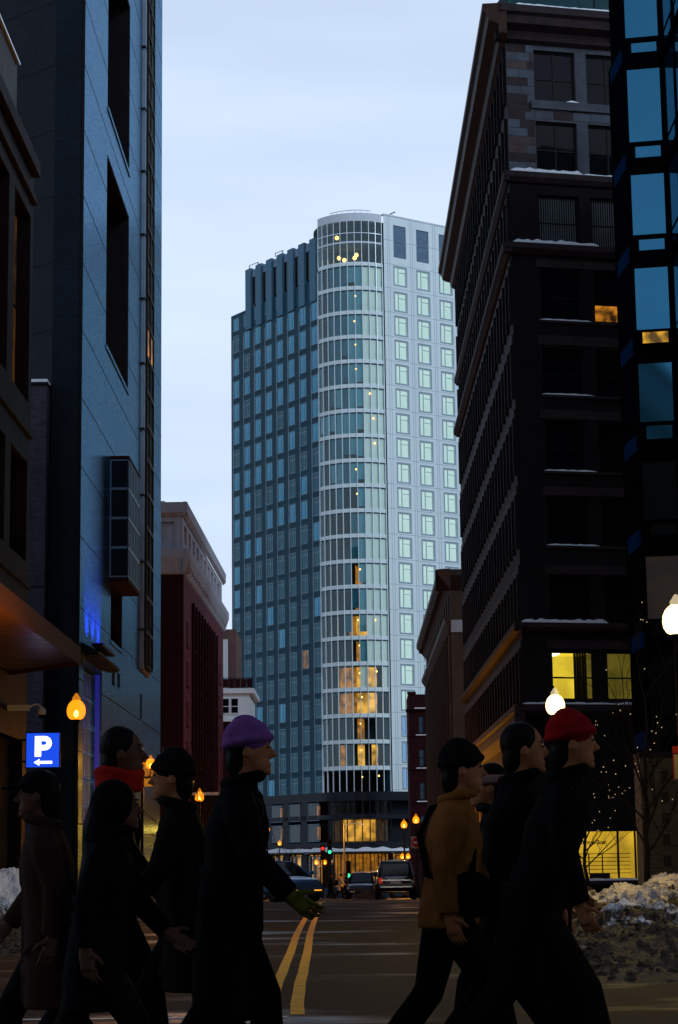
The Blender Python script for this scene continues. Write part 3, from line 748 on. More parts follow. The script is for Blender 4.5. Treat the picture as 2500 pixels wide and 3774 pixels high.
arc_band('rear_room_wall', TR - .5, TR - .4, 77.2, 84.3, dark_core, A1 + 1, A0 + 359, 30)
MB().lathe([(.1, 84.2), (5.6, 84.2), (5.6, 84.4), (.1, 84.4)], (tc_.x, tc_.y, 0), 32).build('corner_roof', slabm, tw)
# two bright top rooms
for aa, zz in ((268, 79.6), (271, 80.0), (240, 79.8), (236, 82.6), (250, 79.4)): inst('room_lamp', lampm, tw, arc(aa, 4.4, zz), scale=(2.4, 2.4, 2.6))
arc_band('floor_slab', .3, TR - .2, 80.9, 81.1, slabm, A0, A1, 8); arc_band('room_wall', 2.6, 2.8, 81.1, 84.1, dark_core)
for i in range(NP + 1):
    a = A0 + (A1 - A0) * i / NP
    p = Vector(arc(a, TR, 0)); rz_ = R(a)
    mm = MB(); mm.box(-.05, .16, -.035, .035, 10.2, 78.5 if i not in (0,) else 78.0)
    inst('mullion', mm.mesh('mullion', M['alu']), tw, p, rz_)
    m2 = MB(); m2.box(-.05, .06, -.035, .035, 78.5, 84.2); inst('mullion', m2.mesh('mullion', M['alu']), tw, p, rz_)
# roof rail on the rounded corner, small masts
for i in range(7):
    a = A0 + 15 + i * 10; p = arc(a, TR - 1.2, 85.2); MB().tube([p, (p[0], p[1], 86.0)], .04, 5).build('roof_rail_post', M['alu'], tw)
MB().tube([arc(A0 + 12 + i * 3, TR - 1.2, 86.0) for i in range(24)], .05, 5).build('roof_rail', M['alu'], tw)
for s_, zz, ln in ((-16.0, 82.9, 2.0), (-9.6, 82.9, 1.6)):
    p = FL.pt(s_, -.6, zz); q = FL.pt(s_ - ln, -.4, zz + .75); g = MB(); g.tube([p, p + Vector((0, 0, .8))], .07, 5); g.tube([p + Vector((.0, 0, .75)), q], .05, 5); g.tube([q, q + Vector((0, 0, -.5))], .06, 5); g.build('roof_davit', M['joint'], tw)
p = FR.pt(2.0, -.8, 85.4); g = MB(); g.tube([p, p + Vector((0, 0, .5)), p + Vector((.7, 0, .8))], .08, 5); g.build('roof_davit', M['joint'], tw)
# podium
PZ = -2.8
rads = [(A0 + (A1 - A0) * i / 14) for i in range(15)]
def podium_ring(name, off, z0, z1, m, parent=tw):
    poly = []; 
    e = FL.pt(-LL - .5, off, 0); poly.append((e.x, e.y))
    for a in rads: q = arc(a, TR + off, 0); poly.append((q[0], q[1]))
    e = FR.pt(RL, off, 0); poly.append((e.x, e.y)); poly.append((far.x, far.y))
    return MB().prism(poly, z0, z1).build(name, m, parent)
podium_ring('podium_cornice', .25, 9.2, 10.3, M['black_stone'])
podium_ring('podium_core', -1.6, PZ, 9.2, M['joint'])
podium_ring('podium_band', .1, 6.95, 7.5, M['black_stone']); podium_ring('podium_band', .12, 3.4, 4.1, M['black_stone'])
# canopy with snow
podium_ring('street_canopy', 2.2, 2.75, 2.95, M['black_stone']); 
def snow_ring():
    b = MB(); inner = []; outer = []
    N_ = 60
    pts = [FL.pt(-LL + LL * i / 18, 2.15, 0) for i in range(18)] + [Vector(arc(A0 + 90 * i / 20, TR + 2.15, 0)) for i in range(21)] + [FR.pt(.4 + i, 2.15, 0) for i in range(16)]
    cen = tc_
    for i, p in enumerate(pts):
        dn = (Vector((p.x, p.y, 0)) - Vector((cen.x, cen.y, 0))).normalized()
        w = .12 * math.sin(i * 1.7) + .08 * math.sin(i * .6 + 1)
        inner.append(p - dn * 1.8 + Vector((0, 0, 2.955))); outer.append((p + Vector((0, 0, 2.86 + min(0, w))), p + Vector((0, 0, 3.35 + w))))
    for i in range(len(pts) - 1):
        b.quad(outer[i][0], outer[i + 1][0], outer[i + 1][1], outer[i][1]); b.quad(outer[i][1], outer[i + 1][1], inner[i + 1] + Vector((0, 0, .3)), inner[i] + Vector((0, 0, .3)))
    return b.build('canopy_snow', M['snow'], tw, fix=True)
snow_ring()
# podium windows: left face, two storeys; the pale curtains inside
cur = mat('grey_curtain', (.05, .042, .04), .9, var=.4, scale=6, streak=True)
pgl = glass_mix('podium_glass', (.85, .85, .8), .0)
pwf = win_mesh(2.7, 2.2, .07, (), (), .1).mesh('podium_window', M['louvre']); pwp = pane_mesh(2.7, 2.2).mesh('pane', pgl)
for c_ in range(5):
    s1 = -1.0 - c_ * 4.35
    for zb_ in (4.3, 6.9):
        o = inst('podium_window', pwf, tw, FL.pt(s1 - 2.7, .14, zb_ - .05), FL.rot); sub('pane', pwp, o)
        cc_ = MB(FL); k = 12
        for i in range(k): cc_.quad((s1 - 2.7 + i * .2, -.3 + .06 * (i % 2), zb_), (s1 - 2.7 + (i + 1) * .2, -.3 + .06 * ((i + 1) % 2), zb_), (s1 - 2.7 + (i + 1) * .2, -.3 + .06 * ((i + 1) % 2), zb_ + 2.1), (s1 - 2.7 + i * .2, -.3 + .06 * (i % 2), zb_ + 2.1))
        cc_.build('curtain', cur, tw)
        if rng.random() < .7: MB(FL).box(s1 - .9, s1 - .3, -.25, -.2, zb_ + .2, zb_ + 1.8).build('lit_gap', M['amber_room'], tw)
    MB(FL).box(s1 - 4.2, s1 - 2.85, -.5, .1, PZ, 9.2).build('podium_pier', M['black_stone'], tw)
# podium windows: curved corner, lit
for i in range(9):
    a = A0 + 8 + i * 9.2
    for (z0, z1, m) in ((7.5, 9.15, M['dark_glass']), (4.15, 6.9, M['warm_room'] if 2 <= i <= 6 else M['dim_room']), (PZ + 1.4, 2.7, M['amber_room'])):
        arc_band('lit_bay' if m is not M['dark_glass'] else 'dark_bay', TR - .9, TR - .8, z0, z1, m, a - .2, a + 8.6, 4)
        q = Vector(arc(a, TR, z0)); q2 = Vector(arc(a + 9.2, TR, z0)); d = q2 - q
        o = inst('podium_window', win_mesh(d.length, z1 - z0, .07, (d.length / 2,) if m is M['amber_room'] else (), (), .1).mesh('podium_window', M['black_stone']), tw, q, math.atan2(d.y, d.x)); sub('pane', pane_mesh(d.length, z1 - z0).mesh('pane', pgl), o)
for k in range(9):
    s1 = -1.2 - k * 2.2
    MB(FL).box(s1 - 1.5, s1, -.5, -.4, PZ + 1.4, 2.6).build('shop_window_light', M['warm_room'] if k in (1, 2, 4) else M['amber_room'], tw)
    o = inst('shop_window', win_mesh(2.1, 4.0, .09, (1.0,), (), .1).mesh('shop_window', M['black_stone']), tw, FL.pt(s1 - 1.8, .05, PZ + 1.3), FL.rot); sub('pane', pane_mesh(2.1, 4.0).mesh('pane', pgl), o)
for k in range(8):
    MB(FR).box(.6 + k * 2.6, 2.8 + k * 2.6, -.5, -.4, PZ + 1.4, 2.6).build('shop_window_light', M['amber_room'], tw)
    o = inst('shop_window', win_mesh(2.3, 4.0, .09, (1.15,), (), .1).mesh('shop_window', M['black_stone']), tw, FR.pt(.55 + k * 2.6, .05, PZ + 1.3), FR.rot); sub('pane', pane_mesh(2.3, 4.0).mesh('pane', pgl), o)
podium_ring('podium_plinth', .06, PZ, PZ + 1.35, M['black_stone'])

# ------------------------------------------------------------------ 6. tall dark brick office block on the right
ob = thing('office_block', 'dark brown brick office block with heavy cornice and snowy ledges, right side', 'building', (14, 115, -.8))
oc = Vector((8.54, 100, 0)); OA = R(13)
FF = Face(oc, (math.sin(OA), -math.cos(OA))); FS = Face(oc, (-1, -.0066))     # FS: s negative going away
OL = 45.0
rows = [(40.3, 43.1), (36.4, 39.2), (32.5, 35.2), (28.5, 31.25), (24.6, 27.05), (20.65, 23.25), (16.85, 19.3), (12.95, 15.3), (9.1, 11.55)]
wcol = [(1.52, 3.78), (4.4, 6.66), (8.2, 10.46), (11.1, 13.36)]
fh = [(a, b, z0, z1) for z0, z1 in rows for a, b in wcol]
shop = (2.45, 9.6, .3, 2.75)
wall_holes(FF, 0, 18, 35.8, 44, [h for h in fh if h[2] > 36], .45).build('upper_front_wall', M['tan_stone'], ob)
wall_holes(FF, 0, 18, -3, 35.8, [h for h in fh if h[2] < 36] + [shop], .45).build('front_wall', M['brown_brick'], ob)
# stone blocks on the upper corner, each its own piece
bz = 36.45; k = 0; tints = [M['tan_stone'], M['brown_stone'], mat('warm_granite', (.07, .05, .05), .75, var=.3), mat('pale_granite', (.075, .085, .105), .75, var=.25)]
while bz < 43.2:
    s = .02; off = .0 if k % 2 else .35
    while s < 1.48:
        w = min(.55 + off + random.random() * .25, 1.5 - s); off = 0
        if 1.5 - (s + w) < .2: w = 1.5 - s
        h_ = .46 if not 39.95 < bz < 40.25 else .26
        MB(FF).box(s + .012, s + w - .012, -.05, .012 + random.random() * .015, bz + .012, bz + .448).build('stone_block', random.choice(tints), ob)
        s += w
    bz += .46; k += 1
s = 1.6
for zb in (39.32, 39.78):
    s = 1.52
    while s < 6.6:
        w = .7 + random.random() * .6; MB(FF).box(s + .012, s + w - .012, -.05, .012 + random.random() * .012, zb + .01, zb + .44).build('stone_block', random.choice(tints), ob); s += w
fcache = {}
for h in fh:
    w, hh = round(h[1] - h[0], 2), round(h[3] - h[2], 2)
    litrow = h[2] < 10
    if (w, hh) not in fcache:
        fcache[(w, hh)] = (win_mesh(w, hh, .1, (w / 2,) if h[2] > 36 else (), (hh * .46,), .12).mesh('sash', M['dark_frame']), pane_mesh(w, hh, .06).mesh('pane', M['dark_glass']))
    o = inst('window', fcache[(w, hh)][0], ob, FF.pt(h[0], -.2, h[2]), FF.rot)
    if not litrow and not (28 < h[2] < 29 and 4 < h[0] < 5): sub('pane', fcache[(w, hh)][1], o)
    elif litrow: sub('pane', pane_mesh(w, hh, .06).mesh('pane', glass_mix('office_glass', (.95, .95, .9), .02)), o)
    else:
        po = sub('pane', pane_mesh(w, hh, .06).mesh('pane', M['dark_glass']), o)
        MB(FF).box(h[0] + .1, h[1] - .1, -.18, -.17, h[2] + .12, h[2] + .95).build('lit_desk_strip', lit_room('amber_desk_light', (1, .35, .02), .5, 2.0, .05), ob)
# blinds in the third row
for a, b in wcol[:2]:
    for q in range(16):
        MB(FF).box(a + .14 + q * .125, a + .2 + q * .125, -.235, -.2285, 32.65, 35.1).build('blind_slat', mat('vertical_blind', (.1, .11, .12), .8) if 'vertical_blind' not in bpy.data.materials else bpy.data.materials['vertical_blind'], ob)
# lit offices behind the ninth row
MB(FF).box(1.3, 3.95, -3.6, -3.5, 8.9, 11.7).build('office_wall', M['office'], ob)
MB(FF).box(1.3, 4.1, -3.5, -.5, 11.62, 11.7).build('office_ceiling', M['office'], ob)
MB(FF).box(1.55, 2.5, -2.6, -1.6, 11.53, 11.6).build('ceiling_light', emis('fluorescent', (1, .9, .5), 3.5), ob)
MB(FF).box(1.65, 2.05, -3.45, -3.4, 10.75, 11.05).build('air_vent', M['brown_stone'], ob)
MB(FF).box(1.3, 3.3, -3.48, -3.42, 10.5, 10.58).build('picture_rail', M['brown_stone'], ob)
MB(FF).box(1.62, 2.75, -3.46, -3.36, 9.25, 10.1).build('picture_frame', M['dark_frame'], ob)
MB(FF).box(1.74, 2.63, -3.355, -3.34, 9.36, 9.99).build('picture', mat('orange_print', (.35, .12, .03), .6, var=.8, scale=5), ob)
for q in range(5): MB(FF).box(2.95 + q * .14, 3.05 + q * .14, -.9, -.8, 9.1, 11.6).build('curtain', M['dark_frame'] if q % 2 else M['brown_stone'], ob)
MB(FF).box(4.2, 6.8, -2.6, -2.5, 8.9, 11.7).build('office_wall', lit_room('olive_office', (.75, .6, .08), .16, .7, .6), ob)
MB(FF).box(4.42, 4.56, -1.6, -1.5, 9.1, 11.3).build('office_lamp', M['office'], ob)
MB(FF).ball((4.5, -1.2, 11.35), .1).build('office_lamp', emis('white_hot', (1, .85, .4), 6), ob)
MB(FF).box(8, 13.5, -2.6, -2.5, 8.9, 11.7).build('office_wall', M['dim_room'], ob)
# ledges, lintels, sills with snow
def ledge(z0, z1, out, m=M['brown_stone'], nm='ledge'):
    prof = [(0, z0), (out * .4, z0), (out, z0 + (z1 - z0) * .45), (out, z1), (0, z1 + .03)]
    cornice(FF, prof, -out, 18, m, ob, nm); cornice(FS, prof, -OL, out, m, ob, nm)
def snow_on(face, s0, s1, z, out, h=.1):
    b = MB(face); k = max(4, int((s1 - s0) / .25)); P = []
    for i in range(k + 1):
        s = s0 + (s1 - s0) * i / k; q = h * (.45 + .55 * abs(math.sin(i * 1.3 + z * 7)) * random.random() + .2 * random.random()) * (1 if 0 < i < k else .2)
        P.append(((s, out, z), (s, out - .02, z + q), (s, out * .35, z + q * 1.1), (s, 0.003, z + .01)))
    for i in range(k):
        for j in range(3): b.quad(P[i][j], P[i + 1][j], P[i + 1][j + 1], P[i][j + 1])
    return b.build('snow', M['snow'], ob)
ledge(35.78, 36.3, .3); ledge(31.92, 32.44, .45); ledge(12.5, 12.9, .4); ledge(8.3, 8.85, .5)
snow_on(FF, 0, 3.9, 36.31, .3, .22); snow_on(FF, 3.9, 8, 36.31, .3, .08); snow_on(FF, .0, 4.6, 32.45, .45, .22); snow_on(FF, -.1, 4.4, 12.91, .4, .2); snow_on(FF, -.2, 8, 8.86, .5, .12)
for z0, z1 in [(31.3, 31.7), (27.2, 27.7), (23.35, 23.8), (19.4, 19.85), (15.4, 15.85), (11.65, 12.05)]:
    s = 1.3
    while s < 14:
        e = s + random.choice([1.9, 2.6, 3.1]); MB(FF).box(s, e - .012, -.02, .06 + random.random() * .01, z0, z1).build('lintel', M['brown_stone'], ob); s = e
    s = 0.1
    while s < OL - .5:
        e = min(s + 2.06, OL - .1); MB(FS).box(-e + .015, -s, -.02, .09, z0, z1).build('lintel', M['brown_stone'], ob); s = e
for z0, z1 in rows[3:8]:
    MB(FF).box(1.35, 6.9, -.02, .12, z0 - .14, z0 - .01).build('sill', M['brown_stone'], ob); snow_on(FF, 1.4, 4.2, z0 - .008, .12, .09)
for z0 in (40.3,): MB(FF).box(1.3, 7, -.02, .14, z0 - .45, z0 - .01).build('sill', M['tan_stone'], ob); snow_on(FF, 3.2, 3.9, z0, .14, .1)
# top: frieze, great cornice, parapet
pr = [(0, 43.35), (.3, 43.5), (.42, 43.9), (.95, 44.1), (1.05, 44.5), (1.25, 44.62), (1.25, 45.0), (0, 45.05)]
cornice(FF, pr, -.6, 18, M['brown_stone'], ob); cornice(FS, pr, -OL - .9, 1.25, M['rust_copper'], ob)
snow_on(FF, .2, 10, 45.01, 1.2, .12)
MB(FF).box(.2, 18, -4, -.1, 44.9, 46.4).build('parapet', M['teal_metal'], ob)
MB(FS).box(-OL, -.2, -4, -.1, 44.9, 45.9).build('parapet', M['teal_metal'], ob)
for q in range(4): MB(FF).box(1.9 + q * 1.55, 1.95 + q * 1.55, -.1, -.06, 44.95, 46.35).build('parapet_seam', M['black_metal'], ob)
# street side: narrow lights between piers, eleven bays deep
sh = []; nb = 22; bw_ = (OL - 1.2) / nb
for c_ in range(nb):
    s1 = -(.7 + c_ * bw_)
    for z0, z1 in rows: sh.append((s1 - bw_ * .72, s1, z0, z1))
wall_holes(FS, -OL, 0, 7.9, 44, sh, .4).build('side_wall', M['brown_brick'], ob)
scache = {}
for h in sh:
    w, hh = round(h[1] - h[0], 3), round(h[3] - h[2], 3)
    if (w, hh) not in scache: scache[(w, hh)] = (win_mesh(w, hh, .09, (w / 2,), (hh * .5,), .1).mesh('sash', M['dark_frame']), pane_mesh(w, hh, .06).mesh('pane', M['dark_glass']))
    q = scache[(w, hh)]; o = inst('window', q[0], ob, FS.pt(h[0], -.22, h[2]), FS.rot); sub('pane', q[1], o)
for c_ in range(nb + 1):
    s1 = -(.7 + c_ * bw_) + bw_ * .14
    for z0, z1 in rows: MB(FS).box(s1 - .13, s1 + .13, 0, .16, z0 - .2, z1 + .1).build('pier', M['brown_brick'], ob)
# street side ground storeys: lit stone arcade
wall_holes(FS, -OL, 0, -3, 7.9, [(-(2.0 + k * 4) - 2.6, -(2.0 + k * 4), -2, 5.6) for k in range(10)], .6).build('arcade_wall', M['brown_stone'], ob)
for k in range(10):
    a = -(2.0 + k * 4) - 2.6
    o = inst('arcade_window', win_mesh(2.6, 7.4, .1, (.87, 1.73), (3.0, 5.4), .1).mesh('arcade_window', M['dark_frame']), ob, FS.pt(a, -.4, -1.9), FS.rot); sub('pane', pane_mesh(2.6, 7.4).mesh('pane', M['amber_room'] if k in (2, 3, 5, 7) else M['dim_room']), o)
cornice(FS, [(0, 7.2), (.2, 7.3), (.5, 7.8), (.55, 8.25), (0, 8.29)], -OL, .5, M['brown_stone'], ob, 'arcade_cornice')
MB().prism([(8.7, 100.6), (25.5, 104.4), (25, 145), (8.4, 145)], 43.5, 43.8).prism([(8.7, 144.6), (25, 144.6), (25, 145), (8.4, 145)], -3, 43.5).build('roof', M['joint'], ob)
# shopfront with lettering
MB(FF).box(2.3, 9.7, -2.6, -2.5, .2, 2.9).build('shop_back_wall', lit_room('shop_wall_light', (1, .6, .03), .55, .5, .6), ob)
MB(FF).box(2.3, 9.7, -2.5, -.5, .22, .3).build('shop_floor', M['concrete'], ob)
for a in (2.5, 4.75, 5.65, 7.6): MB(FF).box(a - .04, a + .04, -.35, -.25, .3, 2.75).build('shop_mullion', M['dark_frame'], ob)
MB(FF).box(2.45, 9.6, -.34, -.26, 2.66, 2.75).build('shop_head', M['dark_frame'], ob)
MB(FF).box(2.44, 9.6, -.4, .25, .12, .28).build('shop_sill', M['brown_stone'], ob); snow_on(FF, 2.4, 7, .285, .25, .12)
for q in range(6): MB(FF).box(2.62, 5.6, -.9, -.86, .62 + q * .19, .65 + q * .19).build('shelf', M['dark_frame'], ob)
for a in (2.62, 3.4, 4.1, 4.9): MB(FF).box(a, a + .05, -.9, -.85, .6, 1.62).build('shelf_post', M['dark_frame'], ob)
MB(FF).box(3.4, 4.4, -.8, -.6, .3, .62).build('counter', M['brown_stone'], ob)
fc = bpy.data.curves.new('lettering', 'FONT'); fc.body = 'Rent-a-Box'; fc.size = .3; fc.extrude = .01; fc.offset = .006
fo = bpy.data.objects.new('lettering_tmp', fc); C.objects.link(fo)
bpy.context.view_layer.update()
fme = bpy.data.meshes.new_from_object(fo.evaluated_get(bpy.context.evaluated_depsgraph_get())); bpy.data.objects.remove(fo)
fme.materials.clear(); fme.materials.append(M['dark_frame'])
inst('lettering', fme, ob, FF.pt(2.85, -.6, 2.05), rot=(R(90), 0, FF.rot))
for a in (3.0, 6.2, 8.6): MB(FF).box(a, a + 1.2, -2.2, -1.0, 2.84, 2.88).build('ceiling_light', emis('shop_light', (1, .75, .25), 2.2), ob)

# ------------------------------------------------------------------ 7. small classical block beyond it
sb = thing('corniced_block', 'brown stone block with deep bracketed cornice, lit amber, beyond the office block', 'building', (10, 190, -1.5))
FS2 = Face((8.3, 165), (-1, 0)); FF2 = Face((8.3, 165), (0, -1)); SL = 55.0
sh2 = []; nb2 = 13; b2 = (SL - 2) / nb2
for c_ in range(nb2):
    s1 = -(1.2 + c_ * b2)
    for z0, z1 in ((21.3, 23.2), (14.3, 19.9)): sh2.append((s1 - b2 * .6, s1, z0, z1))
    for z0 in (9.8, 5.8): sh2.append((s1 - b2 * .6, s1, z0, z0 + 2.8))
wall_holes(FS2, -SL, 0, -4, 24, sh2, .5).build('street_wall', M['tan_brick'], sb)
wall_holes(FF2, 0, 6, -4, 24, [], .1).build('front_wall', M['tan_brick'], sb)
c2 = {}
for h in sh2:
    key = (round(h[1] - h[0], 2), round(h[3] - h[2], 2))
    if key not in c2: c2[key] = (win_mesh(*key, .1, (key[0] / 2,), (key[1] / 2,), .1).mesh('sash', M['dark_frame']), pane_mesh(*key).mesh('pane', M['dark_glass']))
    o = inst('window', c2[key][0], sb, FS2.pt(h[0], -.3, h[2]), FS2.rot); sub('pane', c2[key][1], o)
p7 = [(0, 23.3), (.15, 23.5), (.85, 24.3), (1.0, 24.5), (1.0, 24.95), (0, 25.0)]
cornice(FS2, p7, -SL - .8, 1.2, M['rust_copper'], sb); cornice(FF2, p7, -1.2, 6, M['brown_stone'], sb)
p8 = [(0, 20.1), (.15, 20.2), (.5, 20.7), (.55, 21.0), (0, 21.05)]
cornice(FS2, p8, -SL - .3, .5, M['rust_copper'], sb, 'string_cornice'); MB(FF2).box(0, 6, 0, .1, 19.9, 20.9).build('string_course', M['limestone'], sb)
for k in range(46): MB(FS2).box(-.9 - k * 1.18, -.6 - k * 1.18, .02, .8, 23.75, 24.1).build('bracket', M['rust_copper'], sb)
for c_ in range(nb2 + 1):
    s1 = -(1.2 + c_ * b2) + b2 * .2; MB(FS2).box(s1 - .28, s1 + .28, 0, .22, -3, 20.05).build('pilaster', M['tan_brick'], sb)
MB().box(7.4, 14, 165, 221, 25.0, 25.15).build('roof_snow', M['snow'], sb)

# ------------------------------------------------------------------ 8. old brick corner house before the tower
ch = thing('corner_house', 'small dark red brick house with snow lined ledges in front of the tower', 'building', (9, 238, -2.4))
FC = Face((6.7, 235), (0, -1)); FCs = Face((6.7, 235), (-1, 0))
chh = [(1.15, 1.75, z, z + 2.0) for z in (16.2, 12.4, 8.6, 4.8)] + [(1.95, 2.5, z, z + 2.0) for z in (16.2, 12.4, 8.6, 4.8)]
wall_holes(FC, 0, 6, -4, 20.7, chh, .3).build('front_wall', M['oxblood'], ch); wall_holes(FCs, -8, 0, -4, 20.7, [], .3).build('side_wall', M['oxblood'], ch)
for h in chh:
    o = inst('window', win_mesh(h[1] - h[0], 2.0, .06, (), (1.0,), .1).mesh('sash', M['dark_frame']), ch, FC.pt(h[0], -.15, h[2]), 0); sub('pane', pane_mesh(h[1] - h[0], 2.0).mesh('pane', M['mirror_blue']), o)
for z in (15.95, 12.15, 8.35):
    MB(FC).box(-.12, 6, 0, .15, z - .15, z).build('ledge', M['oxblood'], ch); b = MB(FC); b.box(.8, 3.2, .01, .14, z, z + .09); b.build('snow', M['snow'], ch)
cornice(FC, [(0, 18.6), (.3, 18.8), (.35, 19.0), (0, 19.02)], -.3, 6, M['oxblood'], ch); MB(FC).box(.7, 6, .02, .33, 19.02, 19.12).build('snow', M['snow'], ch)
MB(FC).box(-.1, .9, -.6, .1, 20.7, 21.0).build('corner_parapet', M['oxblood'], ch)
MB().box(6.8, 12, 235.1, 243, 20.3, 20.5).build('roof', M['snow'], ch)

# ------------------------------------------------------------------ 9. black bay-windowed building at the right edge
bb = thing('bay_building', 'black metal building with tall blue mirrored bay windows, right edge', 'building', (16, 60, 0))
A_, B_ = Vector((11.42, 78.05, 0)), Vector((13.0, 77.75, 0)); nb_ = Vector((B_.y - A_.y, -(B_.x - A_.x), 0)).normalized()
FB = Face(A_, nb_); BWd = (B_ - A_).length
FN = Face((11.26, 80.4), (-(80.4 - 78.05) / 2.355, -(11.42 - 11.26) / 2.355)); FB3 = Face((13.0, 0), (-1, 0))
fl = [(34.2, 37.8, 33.55, 34.0), (29.75, 32.87, 29.08, 29.58), (25.85, 28.4, 25.2, 25.68), (21.94, 24.5, 21.38, 21.84), (18.2, 20.58, 17.5, 18.06), (14.3, 16.6, 13.7, 14.15), (10.4, 12.85, 9.75, 10.25), (6.6, 9.0, 5.9, 6.45)]
hb = []
for t0, t1, s0, s1 in fl: hb += [(.14, BWd - .16, t0, t1), (.36, BWd - .24, s0, s1)]
wall_holes(FB, 0, BWd, 5.0, 40, hb, .12).build('bay_front', M['bay_frame'], bb)
MB().box(13.3, 45, 20, 96, 5, 40).build('core', M['bay_frame'], bb)
for i, h in enumerate(hb):
    m = M['mirror_deep']
    if i in (12,): m = lit_room('faint_brown_glow', (1, .4, .04), .012, 1.0)
    if i == 7: m = lit_room('amber_strip', (1, .5, .02), .9, 1.5, .1)
    if i > 9 and i != 12: m = M['dark_glass']
    MB(FB).box(h[0] - .02, h[1] + .02, -.09, -.07, h[2] - .02, h[3] + .02).build('pane', m, bb)
for t0, t1, s0, s1 in fl:
    MB(FB).box(-.02, BWd, 0, .07, s0 - .18, s0 - .1).build('bay_sill', M['bay_frame'], bb)
    MB(FB).box(0, BWd, 0, .04, t1 + .12, t1 + .2).build('bay_head', M['bay_frame'], bb)
# narrow side of the bay
for t0, t1, s0, s1 in fl:
    MB(FN).box(.15, 2.2, 0, .03, t0, t1).build('side_pane', M['bay_frame'], bb)
    MB(FN).box(.05, 2.3, 0, .06, s0 - .45, s0 + .2).build('side_apron', M['apron_blue'], bb)
wall_holes(FN, -.0, 2.355, 5, 40, [], .1, -.01).build('bay_side', M['bay_frame'], bb)
# street front running towards the viewer, mostly out of frame
wall_holes(FB3, -77.7, -20, -1, 40, [], .1).build('street_wall', M['bay_frame'], bb)
for t0, t1, s0, s1 in fl:
    for k in range(12):
        a = -77.2 + k * 2.6
        MB(FB3).box(a, a + 1.9, .0, .03, t0, t1).build('pane', M['dark_glass'] if t0 < 21 else M['mirror_deep'], bb)
        MB(FB3).box(a + .2, a + 1.7, .0, .03, s0, s1).build('pane', M['dark_glass'] if t0 < 21 else M['mirror_deep'], bb)
    MB(FB3).box(-77.7, -40, 0, .2, t1 + .1, t1 + .25).build('string_course', M['bay_frame'], bb)
# brick base wall with raised chequer blocks
FBW = Face((10.84, 76.6), (0, -1))
bwall = MB().box(10.84, 20, 76.6, 78.3, -1, 5.0).build('base_wall', mat('buff_brick', (.17, .12, .06), .8, brick=(.24, .08, .009, (.09, .065, .04), .2), bump=.3, var=.25, scale=.6), bb)
dkb = mat('umber_brick', (.06, .042, .028), .8, brick=(.24, .08, .009, (.04, .03, .02), .2), bump=.3)
for r_ in range(6):
    for k in range(5):
        MB(FBW).box(.75 + k * .95, 1.02 + k * .95, -.02, .03, .2 + r_ * .78, .6 + r_ * .78).build('chequer_block', dkb, bb)
for r_ in range(6): MB(FBW).box(.02, 6, -.01, .008, .13 + r_ * .78, .15 + r_ * .78).build('course_joint', dkb, bb)
MB(FBW).box(-.03, 9, -1.7, .05, 5.0, 5.2).build('base_coping', M['brown_stone'], bb)

# ------------------------------------------------------------------ 10. unseen corner blocks behind the viewer, added for reflections and to block sky light
def added_block(name, x0, x1, y0, y1, h, m, label, face, gl):
    t = thing(name, label, 'building', ((x0 + x1) / 2, (y0 + y1) / 2, 0))
    Lh = [(a, a + 1.7, z, z + 2.2) for a in [1.2 + 3.1 * i for i in range(int((y1 - y0 - 3) / 3.1))] for z in [4.5 + 3.9 * j for j in range(int((h - 7) / 3.9))]]
    f = Face((x1, y0), (1, 0)) if face > 0 else Face((x0, y1), (-1, 0))
    wall_holes(f, 0, y1 - y0, -1, h, Lh, .3).build('street_wall', m, t)
    MB().box(x0, x1 - .35, y0 + .1, y1, -1, h - .1).build('core', m, t) if face > 0 else MB().box(x0 + .35, x1, y0 + .1, y1, -1, h - .1).build('core', m, t)
    for a in Lh: MB(f).box(a[0], a[1], -.28, -.25, a[2], a[3]).build('window', gl, t)
    MB(f).box(-.3, y1 - y0 + .3, 0, .5, h - 1, h).build('cornice', m, t)
added_block('added_block', -42, -11, -70, -6, 47, mat('pale_stone', (.32, .3, .27), .8, var=.2, spec=.08), 'pale stone block seen only as a reflection in the dark bay windows', 1, M['dark_glass'])
added_block('added_block', 13.5, 45, -70, -6, 44, M['brown_brick'], 'unseen brown brick block added across the side street to block sky light', -1, M['dark_glass'])

# ------------------------------------------------------------------ street lamps
def globe_mat(name, col, st):
    m = bpy.data.materials.new(name); m.use_nodes = True; N, L = m.node_tree.nodes, m.node_tree.links
    N.remove(N['Principled BSDF']); t = N.new('ShaderNodeBsdfTransparent'); t.inputs[0].default_value = (.75, .75, .75, 1)
    e = N.new('ShaderNodeEmission'); e.inputs[0].default_value = (*col, 1); e.inputs[1].default_value = st
    a = N.new('ShaderNodeAddShader'); L.new(t.outputs[0], a.inputs[0]); L.new(e.outputs[0], a.inputs[1]); L.new(a.outputs[0], N['Material Output'].inputs['Surface'])
    return m
AMB = (1, .36, .03); WHT = (1, .68, .16)
GM = {'amber': globe_mat('amber_globe', (1, .24, .004), 1.1), 'white': globe_mat('white_globe', (1, .72, .28), 2.2), 'amber_dim': globe_mat('amber_finial', (1, .3, .012), .35), 'white_dim': globe_mat('white_finial', (1, .8, .5), .3)}
BM_ = {'amber': emis('amber_bulb', (1, .6, .1), 7), 'white': emis('white_bulb', (1, .9, .6), 30)}
